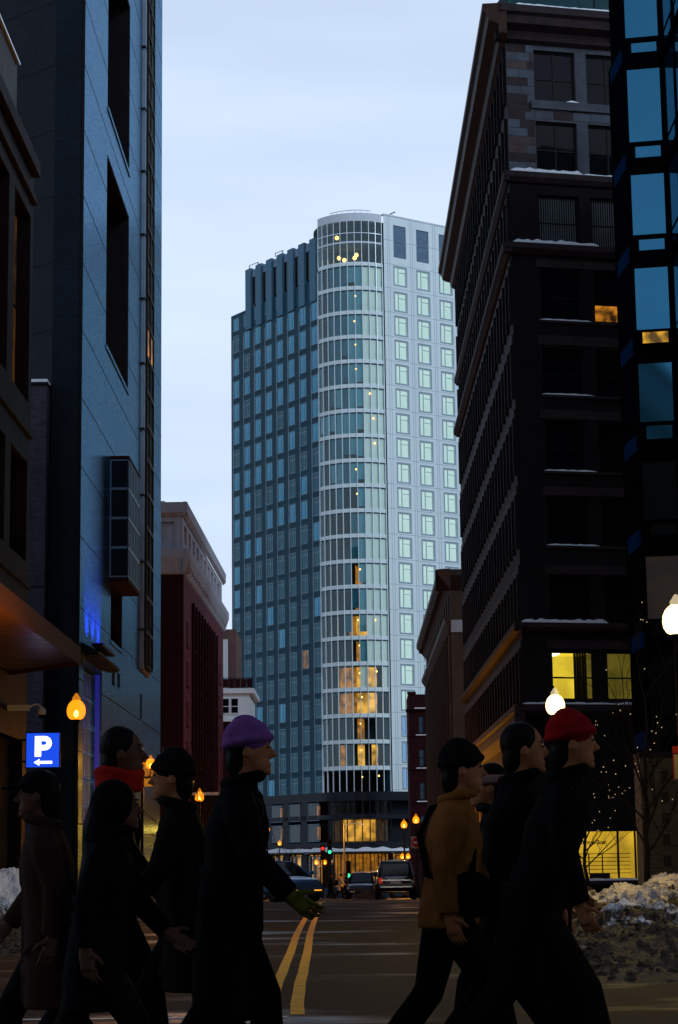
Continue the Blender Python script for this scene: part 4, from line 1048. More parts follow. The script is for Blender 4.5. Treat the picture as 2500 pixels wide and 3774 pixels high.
def lamp(x, y, kind, label, top=5.05, energy=260, group='acorn street lamps along the kerbs', arms=None, name='street_lamp'):
    g = gz(y) + .13; H_ = top - g if top else 4.9
    t = thing(name, label, 'street lamp', (x, y, g), group)
    def B(mb, nm, m, par=t, smooth=True):
        o = mb.build(nm, m, None, smooth); o.parent = par; return o
    k = H_ - .6
    base = MB(); base.lathe([(.2, 0), (.21, .08), (.17, .14), (.16, .5), (.12, .62), (.13, .68), (.1, .75)], seg=12); B(base, 'base', M['black_metal'])
    sh = MB(); sh.lathe([(.075, .7), (.062, k * .55), (.05, k - .3), (.075, k - .26), (.05, k - .2), (.045, k - .08), (.09, k - .03), (.11, k)] if not arms else [(.075, .7), (.055, k - .2), (.05, k)], seg=10); B(sh, 'shaft', M['black_metal'])
    if not arms: arms = [0.0]
    for ax in arms:
        if ax:
            am = MB(); am.tube([(0, 0, k - .35), (ax * .6, 0, k - .42), (ax, 0, k - .25), (ax, 0, k)], .03, 6); B(am, 'arm', M['black_metal'])
        gl = MB(); gl.lathe([(.1, k), (.155, k + .03), (.2, k + .1), (.215, k + .19), (.205, k + .28), (.17, k + .36), (.12, k + .415), (.085, k + .44)], (ax, 0, 0), 16); B(gl, 'globe', GM[kind])
        fn = MB(); fn.lathe([(.085, k + .44), (.095, k + .46), (.09, k + .5), (.055, k + .54), (.05, k + .56), (.02, k + .6)], (ax, 0, 0), 12); B(fn, 'finial', GM[kind + '_dim'])
        bl = MB(); bl.ball((ax, 0, k + .13), .055, .055, .075, 10, 8); B(bl, 'bulb', BM_[kind])
        li = bpy.data.lights.new('lamp_light', 'POINT'); li.energy = energy / len(arms); li.color = AMB if kind == 'amber' else WHT; li.shadow_soft_size = .06
        lo = bpy.data.objects.new('lamp_light', li); C.objects.link(lo); lo.parent = t; lo.location = (ax, 0, k + .33)
    return t
lamp(-6.22, 46, 'amber', 'amber acorn street lamp beside the blue parking sign', 5.06, 650)
lamp(-7.0, 94, 'amber', 'amber acorn street lamp in front of the red brick building', 4.75, 700)
lamp(-7.15, 173, 'amber', 'amber acorn street lamp left of the tower podium, nearer of two', 4.68, 900)
lamp(-7.62, 215, 'amber', 'amber acorn street lamp by the left end of the snowy podium canopy', 3.99, 700)
lamp(4.87, 30, 'white', 'white acorn street lamp cut by the right picture edge', 5.04, 620)
lamp(4.54, 45, 'white', 'white acorn street lamp below the lit yellow office window', 4.96, 560)
lamp(4.06, 130, 'amber', 'amber acorn street lamp right of the starry one, above the dark SUV', 4.36, 2600)
lamp(3.5, 138, 'amber', 'amber acorn street lamp just left of the taller one above the SUV', 4.22, 2600)
lamp(-9.22, 90, 'amber', 'twin headed amber street lamp in front of the theatre marquee', 6.07, 700, arms=[-.36, .36])
lamp(-3.2, 206, 'amber', 'short twin headed amber lamp below the traffic lights', 1.95, 400, arms=[-.42, .42])
lamp(5.15, 200, 'amber', 'short twin headed amber lamp behind the parked SUV', 2.4, 400, arms=[-.28, .28])

# ------------------------------------------------------------------ parking sign, camera, sconce, marquee
ps = thing('parking_sign', 'square lit blue parking sign with white letter and left arrow', 'sign', (-9.9, 62, 4.1))
sblue = emis('sign_blue', (.004, .075, .85), 1.0); swh = emis('sign_white', (.95, .97, 1), 2.2)
MB().box(-9.92, -8.86, 62.0, 62.16, 4.17, 5.26).build('case', M['black_metal'], ps)
MB().box(-9.89, -8.89, 61.985, 62.0, 4.2, 5.23).build('face', sblue, ps)
MB().box(-10.5, -9.92, 62.05, 62.11, 5.0, 5.06).box(-10.5, -9.92, 62.05, 62.11, 4.35, 4.41).build('bracket', M['black_metal'], ps)
pl_ = MB(); x0, z0 = -9.63, 4.52; d_ = 61.97
pl_.box(x0, x0 + .19, d_, d_ + .012, z0, z0 + .62)
k = 14; O = []; I = []
for i in range(k + 1):
    t = -math.pi / 2 + math.pi * i / k; O.append((x0 + .3 + .215 * math.cos(t), z0 + .405 + .215 * math.sin(t))); I.append((x0 + .28 + .075 * math.cos(t), z0 + .41 + .06 * math.sin(t)))
O = [(x0 + .19, O[0][1])] + O + [(x0 + .19, O[-1][1])]; I = [(x0 + .19, I[0][1])] + I + [(x0 + .19, I[-1][1])]
for i in range(len(O) - 1): pl_.quad((O[i][0], d_, O[i][1]), (O[i + 1][0], d_, O[i + 1][1]), (I[i + 1][0], d_, I[i + 1][1]), (I[i][0], d_, I[i][1]))
pl_.build('letter', swh, ps)
ar = MB(); ar.box(-9.53, -9.1, d_, d_ + .01, 4.305, 4.385); ar.quad((-9.66, d_, 4.345), (-9.48, d_, 4.24), (-9.51, d_, 4.345), (-9.48, d_, 4.45)); ar.build('arrow', swh, ps)
cs = thing('security_camera', 'white dome security camera on curved arm above the parking sign', 'camera', (-10.2, 62, 5.9))
MB().box(-10.5, -9.82, 62.0, 62.16, 5.92, 6.1).build('mount', M['white_panel'], cs)
MB().tube([(-9.85, 62.08, 6.02), (-9.72, 62.08, 6.1), (-9.58, 62.08, 6.12), (-9.47, 62.08, 6.04), (-9.45, 62.08, 5.95)], .03, 6).build('arm', M['white_panel'], cs)
MB().lathe([(.06, .18), (.13, .1), (.135, -.02), (.12, -.05)], (-9.45, 62.08, 5.84), 12).build('housing', M['white_panel'], cs, True)
MB().lathe([(.11, 0), (.09, -.06), (.04, -.1), (.005, -.11)], (-9.45, 62.08, 5.79), 12).build('dome', M['dark_glass'], cs, True)
scn = thing('wall_sconce', 'small amber cone wall light on dark brick beside the parking sign', 'wall light', (-12.35, 85.6, 5.8))
MB().lathe([(.16, 0), (.09, .45), (.02, .95)], (-12.35, 85.5, 5.75), 10).build('shade', emis('sconce_glow', (1, .4, .02), 1.3), scn)
MB().box(-12.4, -12.3, 85.5, 85.7, 6.2, 6.3).build('bracket', M['black_metal'], scn)
MB().lathe([(.17, 0), (.17, -.05)], (-12.35, 85.5, 5.75), 10).build('rim', M['black_metal'], scn)

mq = thing('theatre_marquee', 'amber lit theatre marquee with bulb lined underside, left pavement', 'marquee', (-10, 106, 5))
glow = lit_room('marquee_soffit', (1, .33, .015), .55, 1.6, .3)
mqp = [(-11.45, 102.5), (-9.6, 102.5), (-8.2, 106.5), (-9.6, 111), (-11.45, 111)]
MB().prism(mqp, 5.6, 6.5).build('body', M['rust_copper'], mq)
MB().prism([(x * .995 - .05, y) for x, y in mqp], 5.54, 5.6).build('soffit', glow, mq)
MB().prism([(x, y) for x, y in mqp], 6.5, 6.58).build('snow_cover', M['snow'], mq)
for i in range(9):
    for (a, b) in ((mqp[1], mqp[2]), (mqp[2], mqp[3])):
        t = (i + .5) / 9; MB().ball((a[0] + (b[0] - a[0]) * t - .12, a[1] + (b[1] - a[1]) * t, 5.5), .05, seg=6, rings=4).build('marquee_bulb', BM_['amber'], mq)
MB().box(-11.3, -9.9, 102.44, 102.5, 5.7, 6.4).build('sign_panel', lit_room('marquee_sign_panel', (1, .3, .02), .5, 1.0, .5), mq)
MB().tube([(-9.6, 104, 6.5), (-9.6, 104, 7.15)], .03, 5).tube([(-9.9, 104, 6.5), (-9.9, 104, 6.95), (-9.6, 104, 6.95)], .03, 5).build('sign_frame', M['mirror_blue'], mq)
MB().lathe([(.11, 0), (.09, .3), (.02, .75)], (-9.6, 104, 6.55), 8).build('finial', M['mirror_blue'], mq)
li = bpy.data.lights.new('marquee_light', 'AREA'); li.energy = 70; li.color = (1, .36, .03); li.size = 2.5
lo = bpy.data.objects.new('marquee_light', li); C.objects.link(lo); lo.parent = mq; lo.location = (.2, 0, .45)
# snowy shop awning on the red building
sa = thing('shop_awning', 'snow topped shop awning along the foot of the red building', 'awning', (-11.5, 160, 5))
MB().box(-12, -9.6, 150, 172, 6.2, 6.4).build('deck', M['black_metal'], sa); MB().box(-12, -9.62, 150.1, 171.9, 6.4, 6.62).build('snow', M['snow'], sa)

# blue uplight above the awning of the tall brick block
bu = thing('blue_uplight', 'small blue floodlight washing the brick wall above the awning', 'floodlight', (-10.95, 90.2, 10.75))
MB().box(-11.25, -10.75, 87.9, 92.6, 10.72, 10.85).build('housing', M['black_metal'], bu)
MB().box(-11.2, -10.8, 88.0, 92.5, 10.852, 10.865).build('lens', emis('blue_lens', (.02, .06, 1), 2.0), bu)
for dy in (-2.0, 0.0, 2.0):
    li = bpy.data.lights.new('uplight', 'SPOT'); li.energy = 5000; li.color = (.02, .07, 1); li.spot_size = R(75); li.spot_blend = .7; li.shadow_soft_size = .35
    lo = bpy.data.objects.new('uplight', li); C.objects.link(lo); lo.parent = bu; lo.location = (.3, dy, .16); lo.rotation_euler = Vector((.8, 0, -1)).to_track_quat('Z', 'Y').to_euler()

# ------------------------------------------------------------------ traffic lights and signs
SG = {'red': emis('signal_red', (1, .015, .01), 3.0), 'green': emis('signal_green', (.02, 1, .28), 3.2)}
offm = mat('signal_lens_off', (.01, .01, .01), .3)
def signal(x, y, zlit, which, label, scale=1.0):
    g = gz(y); t = thing('traffic_light', label, 'traffic light', (x, y, g), 'traffic lights at the junction')
    idx = {'red': 0, 'green': 2}[which]; ztop = zlit + .36 * idx * scale + .3 * scale
    MB().tube([(x, y + .2, g), (x, y + .2, ztop + .1)], .06, 8).build('post', M['black_metal'], t)
    MB().box(x - .17 * scale, x + .17 * scale, y, y + .18, ztop - 1.1 * scale, ztop + .02).build('housing', M['black_metal'], t)
    for i in range(3):
        zc = ztop - .25 * scale - .34 * scale * i; m = MB()
        m.ball((x, y - .01, zc), .115 * scale, .05, .115 * scale, 12, 8); m.build('lens', SG[which] if i == idx else offm, t, True)
        v = MB(); k = 8; P = []
        for j in range(k + 1):
            a = math.pi * j / k; P += [(x + .14 * scale * math.cos(a), y - .16, zc + .14 * scale * math.sin(a)), (x + .14 * scale * math.cos(a), y, zc + .14 * scale * math.sin(a))]
        for j in range(k): v.quad(P[2 * j], P[2 * j + 2], P[2 * j + 3], P[2 * j + 1])
        v.build('visor', M['black_metal'], t)
    return t
signal(-2.52, 175, 2.6, 'red', 'traffic light showing red, left of the green one by the podium', 1.15)
signal(-1.93, 175, 2.26, 'green', 'traffic light showing green, beside the red one by the podium', 1.15)
signal(-.36, 176, .25, 'green', 'low traffic light showing bright green between pedestrians and parked cars', 1.3)
signal(3.93, 115, 2.85, 'red', 'traffic light showing red above the no entry sign on the right', .9)
de = thing('no_entry_sign', 'red and white no entry sign on a pole behind the SUV', 'sign', (3.62, 115, gz(115)))
MB().tube([(3.62, 115.1, gz(115)), (3.62, 115.1, 2.75)], .035, 6).build('pole', M['black_metal'], de)
MB().box(3.3, 3.94, 115.0, 115.04, 2.08, 2.72).build('plate', mat('sign_white', (.5, .45, .45), .5), de)
dk = MB(); kk = 24; dk.add([(3.62 + .29 * math.cos(2 * math.pi * i / kk), 114.99, 2.4 + .29 * math.sin(2 * math.pi * i / kk)) for i in range(kk)], [tuple(range(kk))]); dk.build('disc', mat('sign_red', (.45, .02, .02), .5), de)
MB().box(3.42, 3.82, 114.975, 114.985, 2.35, 2.45).build('bar', M['white_panel'], de)
mst = thing('light_mast', 'slender grey street light mast with short arm before the podium', 'street light', (-.71, 180, gz(180)))
MB().tube([(-.71, 180, gz(180)), (-.71, 180, 4.9)], [.1, .06], 8).build('mast', M['alu'], mst)
MB().tube([(-.71, 180, 4.7), (.1, 180, 4.85), (.9, 180, 4.8)], .04, 6).build('arm', M['alu'], mst); MB().box(.5, 1.1, 179.9, 180.1, 4.72, 4.82).build('head', M['alu'], mst)
rs = thing('parking_regulation_sign', 'red edged white kerb sign cut by the right picture edge', 'sign', (5.02, 31, .13))
MB().tube([(5.02, 31.05, .1), (5.02, 31.05, 3.0)], .03, 6).build('pole', M['black_metal'], rs)
MB().box(4.89, 5.25, 31.0, 31.01, 2.35, 2.84).build('plate', mat('greyed_sign', (.12, .11, .1), .6), rs)  # plate colour greyed down against the strong light of the near lamp
MB().box(4.885, 5.255, 30.99, 30.998, 2.74, 2.845).box(4.885, 4.905, 30.99, 30.998, 2.35, 2.72).build('red_border', mat('sign_red_band', (.12, .006, .006), .6), rs)
po = thing('bollard_pole', 'thin blue grey pole with round cap by the crossing pedestrians', 'pole', (-1.7, 178, gz(178)))
MB().tube([(-1.7, 178, gz(178)), (-1.7, 178, 1.3)], .09, 8).build('shaft', mat('blue_grey_paint', (.03, .05, .1), .5), po); MB().ball((-1.7, 178, 1.5), .16, .16, .24).build('cap', M['alu'], po, True)

# ------------------------------------------------------------------ snow banks
def bank(name, cx0, cy0, cx1, cy1, w, h, label, seed, nx=150, ny=60):
    rg = random.Random(seed); m = MB(); P = []; ax = Vector((cx1 - cx0, cy1 - cy0, 0)); Ln = ax.length; ax.normalize(); sx = Vector((ax.y, -ax.x, 0))
    from mathutils import noise
    for i in range(nx + 1):
        for j in range(ny + 1):
            u = i / nx; v = j / ny * 2 - 1
            p = Vector((cx0, cy0, 0)) + ax * Ln * u + sx * w * v
            e = max(0, 1 - abs(v) ** 2.2) ** .8 * min(1, u * 3.2, (1 - u) * 5) ** .9
            q = Vector((p.x * 1.0, p.y * 1.0, seed))
            hh = e * h * (.72 + .45 * noise.noise(q * .8)) + e ** .5 * (.2 * noise.noise(q * 2.4) + .13 * abs(noise.noise(q * 5.5)) + .08 * abs(noise.noise(q * 12)) + .03 * noise.noise(q * 27))
            P.append((p.x + .05 * noise.noise(q * 6 + Vector((9, 0, 0))), p.y + .08 * noise.noise(q * 6 + Vector((0, 9, 0))), gz(p.y) + max(-.05, hh - .03)))
    F_ = [(i * (ny + 1) + j, (i + 1) * (ny + 1) + j, (i + 1) * (ny + 1) + j + 1, i * (ny + 1) + j + 1) for i in range(nx) for j in range(ny)]
    m.add(P, F_)
    for c_ in range(int(Ln * 60)):      # broken clods lying on the heap
        p = Vector(rg.choice(P)); r_ = rg.uniform(.015, .055)
        if p.z < gz(p.y) + .02: continue
        kk_ = len(m.v); m.ball(p + Vector((0, 0, r_ * .3)), r_, r_ * rg.uniform(.6, 1), r_ * rg.uniform(.5, .9), 6, 4)
        for q_ in range(kk_, len(m.v)): m.v[q_] = m.v[q_] + Vector((rg.uniform(-.3, .3), rg.uniform(-.3, .3), rg.uniform(-.3, .3))) * r_
    o = m.build(name, M['snow_dirty'], None, False, False)
    return tag(o, label, 'snow bank', None)
bank('snow_bank', 3.3, 19.0, 5.2, 41, 1.5, .8, 'long ploughed bank of dirty snow along the right kerb', 3, 220, 90)
bank('snow_bank', 5.3, 33, 9.5, 60, 1.5, .8, 'cleaner snow ridge behind the kerb bank by the brick base wall', 12, 160, 60)
bank('snow_bank', -5.2, 27.0, -6.1, 38, 1.0, 1.1, 'heap of dirty snow at the left picture edge', 5, 120, 70)
bank('snow_bank', .55, 103, 1.2, 112, .7, .5, 'low grey snow heap beside the parked SUV', 8, 60, 30)
bank('snow_bank', 3.7, 92, 4.1, 112, .5, .4, 'thin snow ridge on the kerb right of the SUV', 9, 60, 24)

# ------------------------------------------------------------------ bare trees
def tree(x, y, h, spread, label, seed, lights=0, tr=.09):
    rg = random.Random(seed); g = gz(y) + (.13 if abs(x) > 4 else 0); t = thing('bare_tree', label, 'tree', (x, y, g), 'bare street trees')
    trunk = MB(); crown = MB(); tips = []
    pts = [Vector((x, y, g))]; 
    for i in range(1, 6): pts.append(Vector((x + rg.uniform(-.05, .05), y + rg.uniform(-.05, .05), g + h * .5 * i / 5)))
    trunk.tube(pts, [tr, tr * .85, tr * .75, tr * .68, tr * .6, tr * .5], 8)
    def grow(p, d, L, r, lev):
        n = 3; P = [p]; q = p.copy(); dd = d.copy()
        for i in range(n):
            dd = (dd + Vector((rg.uniform(-.18, .18), rg.uniform(-.18, .18), rg.uniform(-.02, .16)))).normalized(); q = q + dd * (L / n); P.append(q.copy())
        crown.tube(P, [r, r * .8, r * .6, r * .4], 5 if lev < 2 else 4)
        tips.extend(P[1:])
        if lev < 4:
            for i in range(3 if lev < 3 else 2):
                a = P[1 + rg.randrange(3)]; ang = rg.uniform(.35, .85); az = rg.uniform(0, 6.28)
                ref = Vector((math.cos(az), math.sin(az), .1)); nd = (dd * math.cos(ang) + ref * math.sin(ang)).normalized()
                grow(a, nd, L * rg.uniform(.55, .8), r * .5, lev + 1)
    for i in range(9):
        f = .38 + .62 * i / 8; base = pts[0].lerp(pts[-1], f); az = i * 2.4 + rg.uniform(-.4, .4); up = rg.uniform(.5, 1.3)
        grow(base, Vector((math.cos(az) * spread, math.sin(az) * spread, up)).normalized(), h * rg.uniform(.26, .4), tr * .35, 1)
    grow(pts[-1], Vector((0, 0, 1)), h * .42, tr * .5, 1)
    trunk.build('trunk', M['bark'], t, True); crown.build('crown', M['bark'], t)
    if lights:
        lm = MB()
        for p in rg.sample(tips, min(lights, len(tips))): lm.ball(p, .018, seg=5, rings=4)
        tag(lm.build('fairy_lights', emis('fairy_light', (1, .7, .35), .6), t), kind='stuff')
    return t
tree(8.6, 60, 6.3, .8, 'larger bare tree with fairy lights before the chequered brick wall', 21, 45, .1)
tree(8.5, 75, 5.2, .9, 'slender bare tree with fairy lights in front of the lettered shop window', 22, 50, .085)
tree(-6.9, 86, 5.8, .9, 'bare tree behind the amber lamp by the red building', 23, 0, .09)
tree(-7.3, 205, 5.5, .9, 'small distant bare tree near the snowy podium canopy', 24, 0, .08)

# ------------------------------------------------------------------ vehicles
def loft(m, rings):
    n = len(rings[0]); P = [p for r in rings for p in r]; fs = [tuple(reversed(range(n))), tuple(range((len(rings) - 1) * n, len(rings) * n))]
    for i in range(len(rings) - 1):
        for j in range(n):
            k = (j + 1) % n; fs.append((i * n + j, i * n + k, (i + 1) * n + k, (i + 1) * n + j))
    return m.add(P, fs)
def body_ring(x, w, zb, zt, crown=.05):
    h = zt - zb
    half = [(w * .86, zb), (w * .97, zb + h * .12), (w, zb + h * .45), (w * .985, zb + h * .75), (w * .93, zt - .03), (w * .8, zt + crown * .3)]
    return [(x, y, z) for y, z in half] + [(x, 0, zt + crown)] + [(x, -y, z) for y, z in reversed(half)]
def cab_ring(x, wb, wt, zb, zt):
    half = [(wb, zb), (wb * .6 + wt * .4, zb + (zt - zb) * .5), (wt, zt - .06), (wt * .85, zt)]
    return [(x, y, z) for y, z in half] + [(x, 0, zt + .03)] + [(x, -y, z) for y, z in reversed(half)]
carglass = mat('car_glass', (.004, .006, .009), .06, spec=.35); rubber = mat('tyre_rubber', (.008, .008, .008), .8)
plate = mat('number_plate', (.35, .36, .38), .5); chrome = mat('chrome_trim', (.6, .6, .6), .2, metal=1)
def car(x, y, rz, label, paint, body, cab, wheels, wr, name='parked_car', tail=None, head=None, snow=.0, extra=None):
    g = gz(y); t = thing(name, label, 'car', (x, y, g), None, rz)
    def B(mb, nm, m, smooth=False, par=t): o = mb.build(nm, m, None, smooth); o.parent = par; return o
    b = MB(); loft(b, [body_ring(*r) for r in body]); bo = B(b, 'body', paint, True)
    md = bo.modifiers.new('bevel', 'SUBSURF'); md.levels = 1; md.render_levels = 1
    c = MB(); loft(c, [cab_ring(*r) for r in cab]); B(c, 'windows', carglass, False)
    # roof skin and pillars
    rf = MB(); i0, i1 = 1, len(cab) - 2
    top = [cab[i] for i in range(i0, i1 + 1)]
    loft(rf, [[(r[0], r[2] * 1.0, r[4] - .07), (r[0], r[2] * .88, r[4] + .02), (r[0], 0, r[4] + .055), (r[0], -r[2] * .88, r[4] + .02), (r[0], -r[2], r[4] - .07), (r[0], 0, r[4] - .05)] for r in top]); B(rf, 'roof', paint, True)
    for sgn in (1, -1):
        for a, q in ((0, 1), (len(cab) - 1, len(cab) - 2)):
            p0 = Vector((cab[a][0], sgn * cab[a][1] * .99, cab[a][3])); p1 = Vector((cab[q][0], sgn * cab[q][2] * 1.0, cab[q][4] - .05)); B(MB().tube([p0, p1], .045, 5), 'pillar', paint)
        mx_ = (cab[1][0] + cab[-2][0]) / 2; B(MB().tube([(mx_, sgn * cab[1][1] * 1.0, cab[0][3] - .05), (mx_, sgn * cab[1][2] * 1.0, cab[1][4] - .05)], .045, 5), 'pillar', paint)
        B(MB().ball((cab[-1][0] - .25, sgn * (cab[-1][1] + .12), cab[-1][3] + .12), .06, .12, .08, 8, 6), 'wing_mirror', paint, True)
    for wx in wheels:
        for sgn in (1, -1):
            wo = MB(); P = []; k = 18; yy = sgn * (body[2][1] - .1)
            rings = []
            for (r_, dy) in ((wr * .55, -.11), (wr * .93, -.11), (wr, -.08), (wr, .08), (wr * .93, .11), (wr * .55, .11)):
                rings.append([(wx + r_ * math.cos(2 * math.pi * i / k), yy + dy, wr + r_ * math.sin(2 * math.pi * i / k)) for i in range(k)])
            loft(wo, rings); w_ = B(wo, 'wheel', rubber)
            rm = MB(); rm.add([(wx + wr * .56 * math.cos(2 * math.pi * i / k), yy + sgn * .105, wr + wr * .56 * math.sin(2 * math.pi * i / k)) for i in range(k)] + [(wx, yy + sgn * .07, wr)], [(i, (i + 1) % k, k) for i in range(k)]); B(rm, 'rim', M['alu'], par=w_)
    xr, xf = body[0][0], body[-1][0]
    w0, w1_ = body[0][1], body[-1][1]; zr = body[0][3]; zf = body[-1][3]
    tl = tail or emis('tail_lamp', (1, .05, .01), .25, (.12, .005, .005))
    hl = head or mat('headlamp_glass', (.3, .32, .35), .1)
    for sgn in (1, -1):
        B(MB().box(xr - .03, xr + .12, sgn * w0 * .98 - (.0 if sgn > 0 else -.2) - (.2 if sgn > 0 else 0), sgn * w0 * .98 + (0 if sgn > 0 else .2) - (.0), zr - .33, zr - .08), 'tail_lamp', tl)
        ya_, yb_ = sorted((sgn * w1_ * .5, sgn * w1_ * .93)); B(MB().box(xf - .1, xf + .04, ya_, yb_, zf - .26, zf - .1), 'headlamp', hl)
    B(MB().box(xr - .04, xr, -.26, .26, zr - .42, zr - .27), 'number_plate', plate)
    B(MB().box(xr - .09, xr + .05, -w0 * .96, w0 * .96, body[0][2] + .08, body[0][2] + .3), 'rear_bumper', paint)
    B(MB().box(xf - .05, xf + .09, -w1_ * .96, w1_ * .96, body[-1][2] + .06, body[-1][2] + .28), 'front_bumper', paint)
    B(MB().box(xf, xf + .05, -w1_ * .48, w1_ * .48, zf - .28, zf - .1), 'grille', M['black_metal']); B(MB().box(xf + .02, xf + .07, -.26, .26, body[-1][2] + .12, body[-1][2] + .24), 'front_plate', plate)
    if snow:
        s = MB(); xs = [top[0][0] + (top[-1][0] - top[0][0]) * i / 10 for i in range(11)]; zt_ = top[0][4]; ww = top[0][2] * .9; V = []
        for i, xx in enumerate(xs):
            for j in range(9):
                yy = -ww + 2 * ww * j / 8; e = (1 - abs(2 * i / 10 - 1) ** 6 * .8) * (1 - abs(2 * j / 8 - 1) ** 6 * .8)
                V.append((xx, yy, zt_ + .02 + snow * e * (.7 + .5 * random.random())))
        s.add(V, [(i * 9 + j, (i + 1) * 9 + j, (i + 1) * 9 + j + 1, i * 9 + j + 1) for i in range(10) for j in range(8)]); B(s, 'roof_snow', M['snow'], True)
    if extra: extra(t, B, body, cab)
    return t
black_p = mat('black_car_paint', (.006, .006, .008), .15, spec=.5, coat=.5, var=.05); navy_p = mat('navy_car_paint', (.012, .025, .06), .18, spec=.5, coat=.5, var=.05)
silver_p = mat('silver_blue_car_paint', (.1, .2, .36), .22, metal=.4, coat=.5, var=.05); dark_p = mat('dark_green_car_paint', (.01, .014, .014), .2, coat=.5, var=.05)
suv_body = [(-2.45, .86, .5, 1.15), (-2.4, .93, .42, 1.2), (-1.5, .965, .38, 1.22), (0, .97, .36, 1.2), (1.2, .96, .38, 1.16), (1.35, .95, .4, 1.14), (2.2, .92, .42, 1.08), (2.42, .82, .48, .95)]
suv_cab = [(-2.38, .88, .7, 1.15, 1.2), (-2.15, .88, .72, 1.15, 1.82), (-1.0, .9, .74, 1.15, 1.88), (.1, .9, .74, 1.15, 1.86), (.55, .9, .72, 1.15, 1.78), (1.25, .88, .8, 1.12, 1.16)]
def suv_extra(t, B, body, cab):
    B(MB().box(-2.5, -2.44, -.72, .72, .93, .98), 'chrome_bar', chrome); B(MB().box(-2.56, -2.5, -.75, .75, .62, .66), 'bumper_strip', chrome)
    B(MB().box(-2.2, -1.95, -.68, .68, 1.84, 1.9), 'roof_spoiler', black_p)
    for s_ in (1, -1): B(MB().tube([(-1.9, s_ * .66, 1.9), (-1.8, s_ * .66, 1.97), (.2, s_ * .66, 1.95), (.3, s_ * .66, 1.88)], .025, 5), 'roof_rail', black_p)
    B(MB().box(-2.43, -2.4, -.62, .62, 1.22, 1.72), 'rear_window', carglass)
car(2.09, 102.4, R(90), 'black SUV with snow on its roof parked at the right kerb, rear view', black_p, suv_body, suv_cab, (-1.5, 1.5), .39, 'parked_suv', snow=.07, extra=suv_extra)
hb_body = [(-2.0, .74, .45, 1.0), (-1.9, .84, .36, 1.05), (-1.0, .88, .3, 1.02), (.3, .88, .3, .98), (1.0, .87, .32, .94), (1.8, .8, .34, .84), (2.05, .66, .42, .7)]
hb_cab = [(-1.95, .78, .6, 1.0, 1.08), (-1.55, .8, .62, 1.0, 1.46), (-.6, .82, .64, 1.0, 1.52), (.2, .82, .62, 1.0, 1.48), (1.15, .8, .7, .94, .98)]
car(.55, 121, R(-93), 'dark blue car with snowy roof facing the camera, left of the SUV', navy_p, hb_body, hb_cab, (-1.25, 1.3), .31, snow=.09, head=emis('dim_headlamp', (1, .6, .3), .12, (.3, .3, .3)))
sed_body = [(-2.35, .76, .42, .95), (-2.2, .86, .34, 1.0), (-1.3, .9, .28, 1.0), (.2, .9, .28, .97), (1.1, .9, .3, .95), (2.1, .82, .32, .84), (2.35, .68, .4, .68)]
sed_cab = [(-1.75, .78, .66, .98, 1.02), (-1.0, .82, .64, .98, 1.42), (-.3, .83, .64, .98, 1.47), (.3, .83, .62, .98, 1.43), (1.25, .8, .72, .94, .98)]
car(-2.8, 76, R(-62), 'silver blue saloon with amber lights turning in from the left', silver_p, sed_body, sed_cab, (-1.4, 1.45), .33, 'saloon_car', head=emis('amber_headlamp', (1, .4, .03), 1.3, (.3, .2, .1)), snow=.05)
car(.35, 150, R(91), 'dark car with snow on its roof stopped beyond the far crossing', dark_p, hb_body, hb_cab, (-1.25, 1.3), .31, 'stopped_car', snow=.07)
car(1.9, 146, R(90), 'dark tall car queued behind the navy car near the podium', dark_p, suv_body, suv_cab, (-1.5, 1.5), .39, 'queued_car', snow=.08)

# ------------------------------------------------------------------ people
PENDING = []
def remeshed(mb, name, m, parent, vox, smooth_it=3):
    me = bpy.data.meshes.new(name + '_raw'); me.from_pydata([tuple(v) for v in mb.v], [], mb.f)
    b = bmesh.new(); b.from_mesh(me); bmesh.ops.recalc_face_normals(b, faces=b.faces); b.to_mesh(me); b.free()
    o = bpy.data.objects.new(name, me); C.objects.link(o)
    r = o.modifiers.new('r', 'REMESH'); r.mode = 'VOXEL'; r.voxel_size = vox; r.use_smooth_shade = True
    s = o.modifiers.new('s', 'SMOOTH'); s.iterations = smooth_it; s.factor = .5
    o.parent = parent; PENDING.append((o, m, me, name)); return o
def finish_people():
    bpy.context.view_layer.update(); dg = bpy.context.evaluated_depsgraph_get(); res = []
    for o, m, me, name in PENDING: res.append(bpy.data.meshes.new_from_object(o.evaluated_get(dg)))
    for (o, m, me, name), nm in zip(PENDING, res):
        o.modifiers.clear(); o.data = nm; bpy.data.meshes.remove(me); nm.name = name
        nm.materials.clear(); nm.materials.append(m); nm.polygons.foreach_set('use_smooth', [True] * len(nm.polygons))
def limb(m, pts, rad, seg=10, sq=1.0): return m.tube(pts, rad, seg, sq)
def tors(m, secs):
    """stack of ellipses (cx, z, rx depth, ry width): a trunk"""
    rings = []
    for cx, z, rx, ry in secs:
        rings.append([(cx + rx * math.cos(a), ry * math.sin(a), z) for a in [2 * math.pi * i / 16 for i in range(16)]])
    return loft(m, rings)
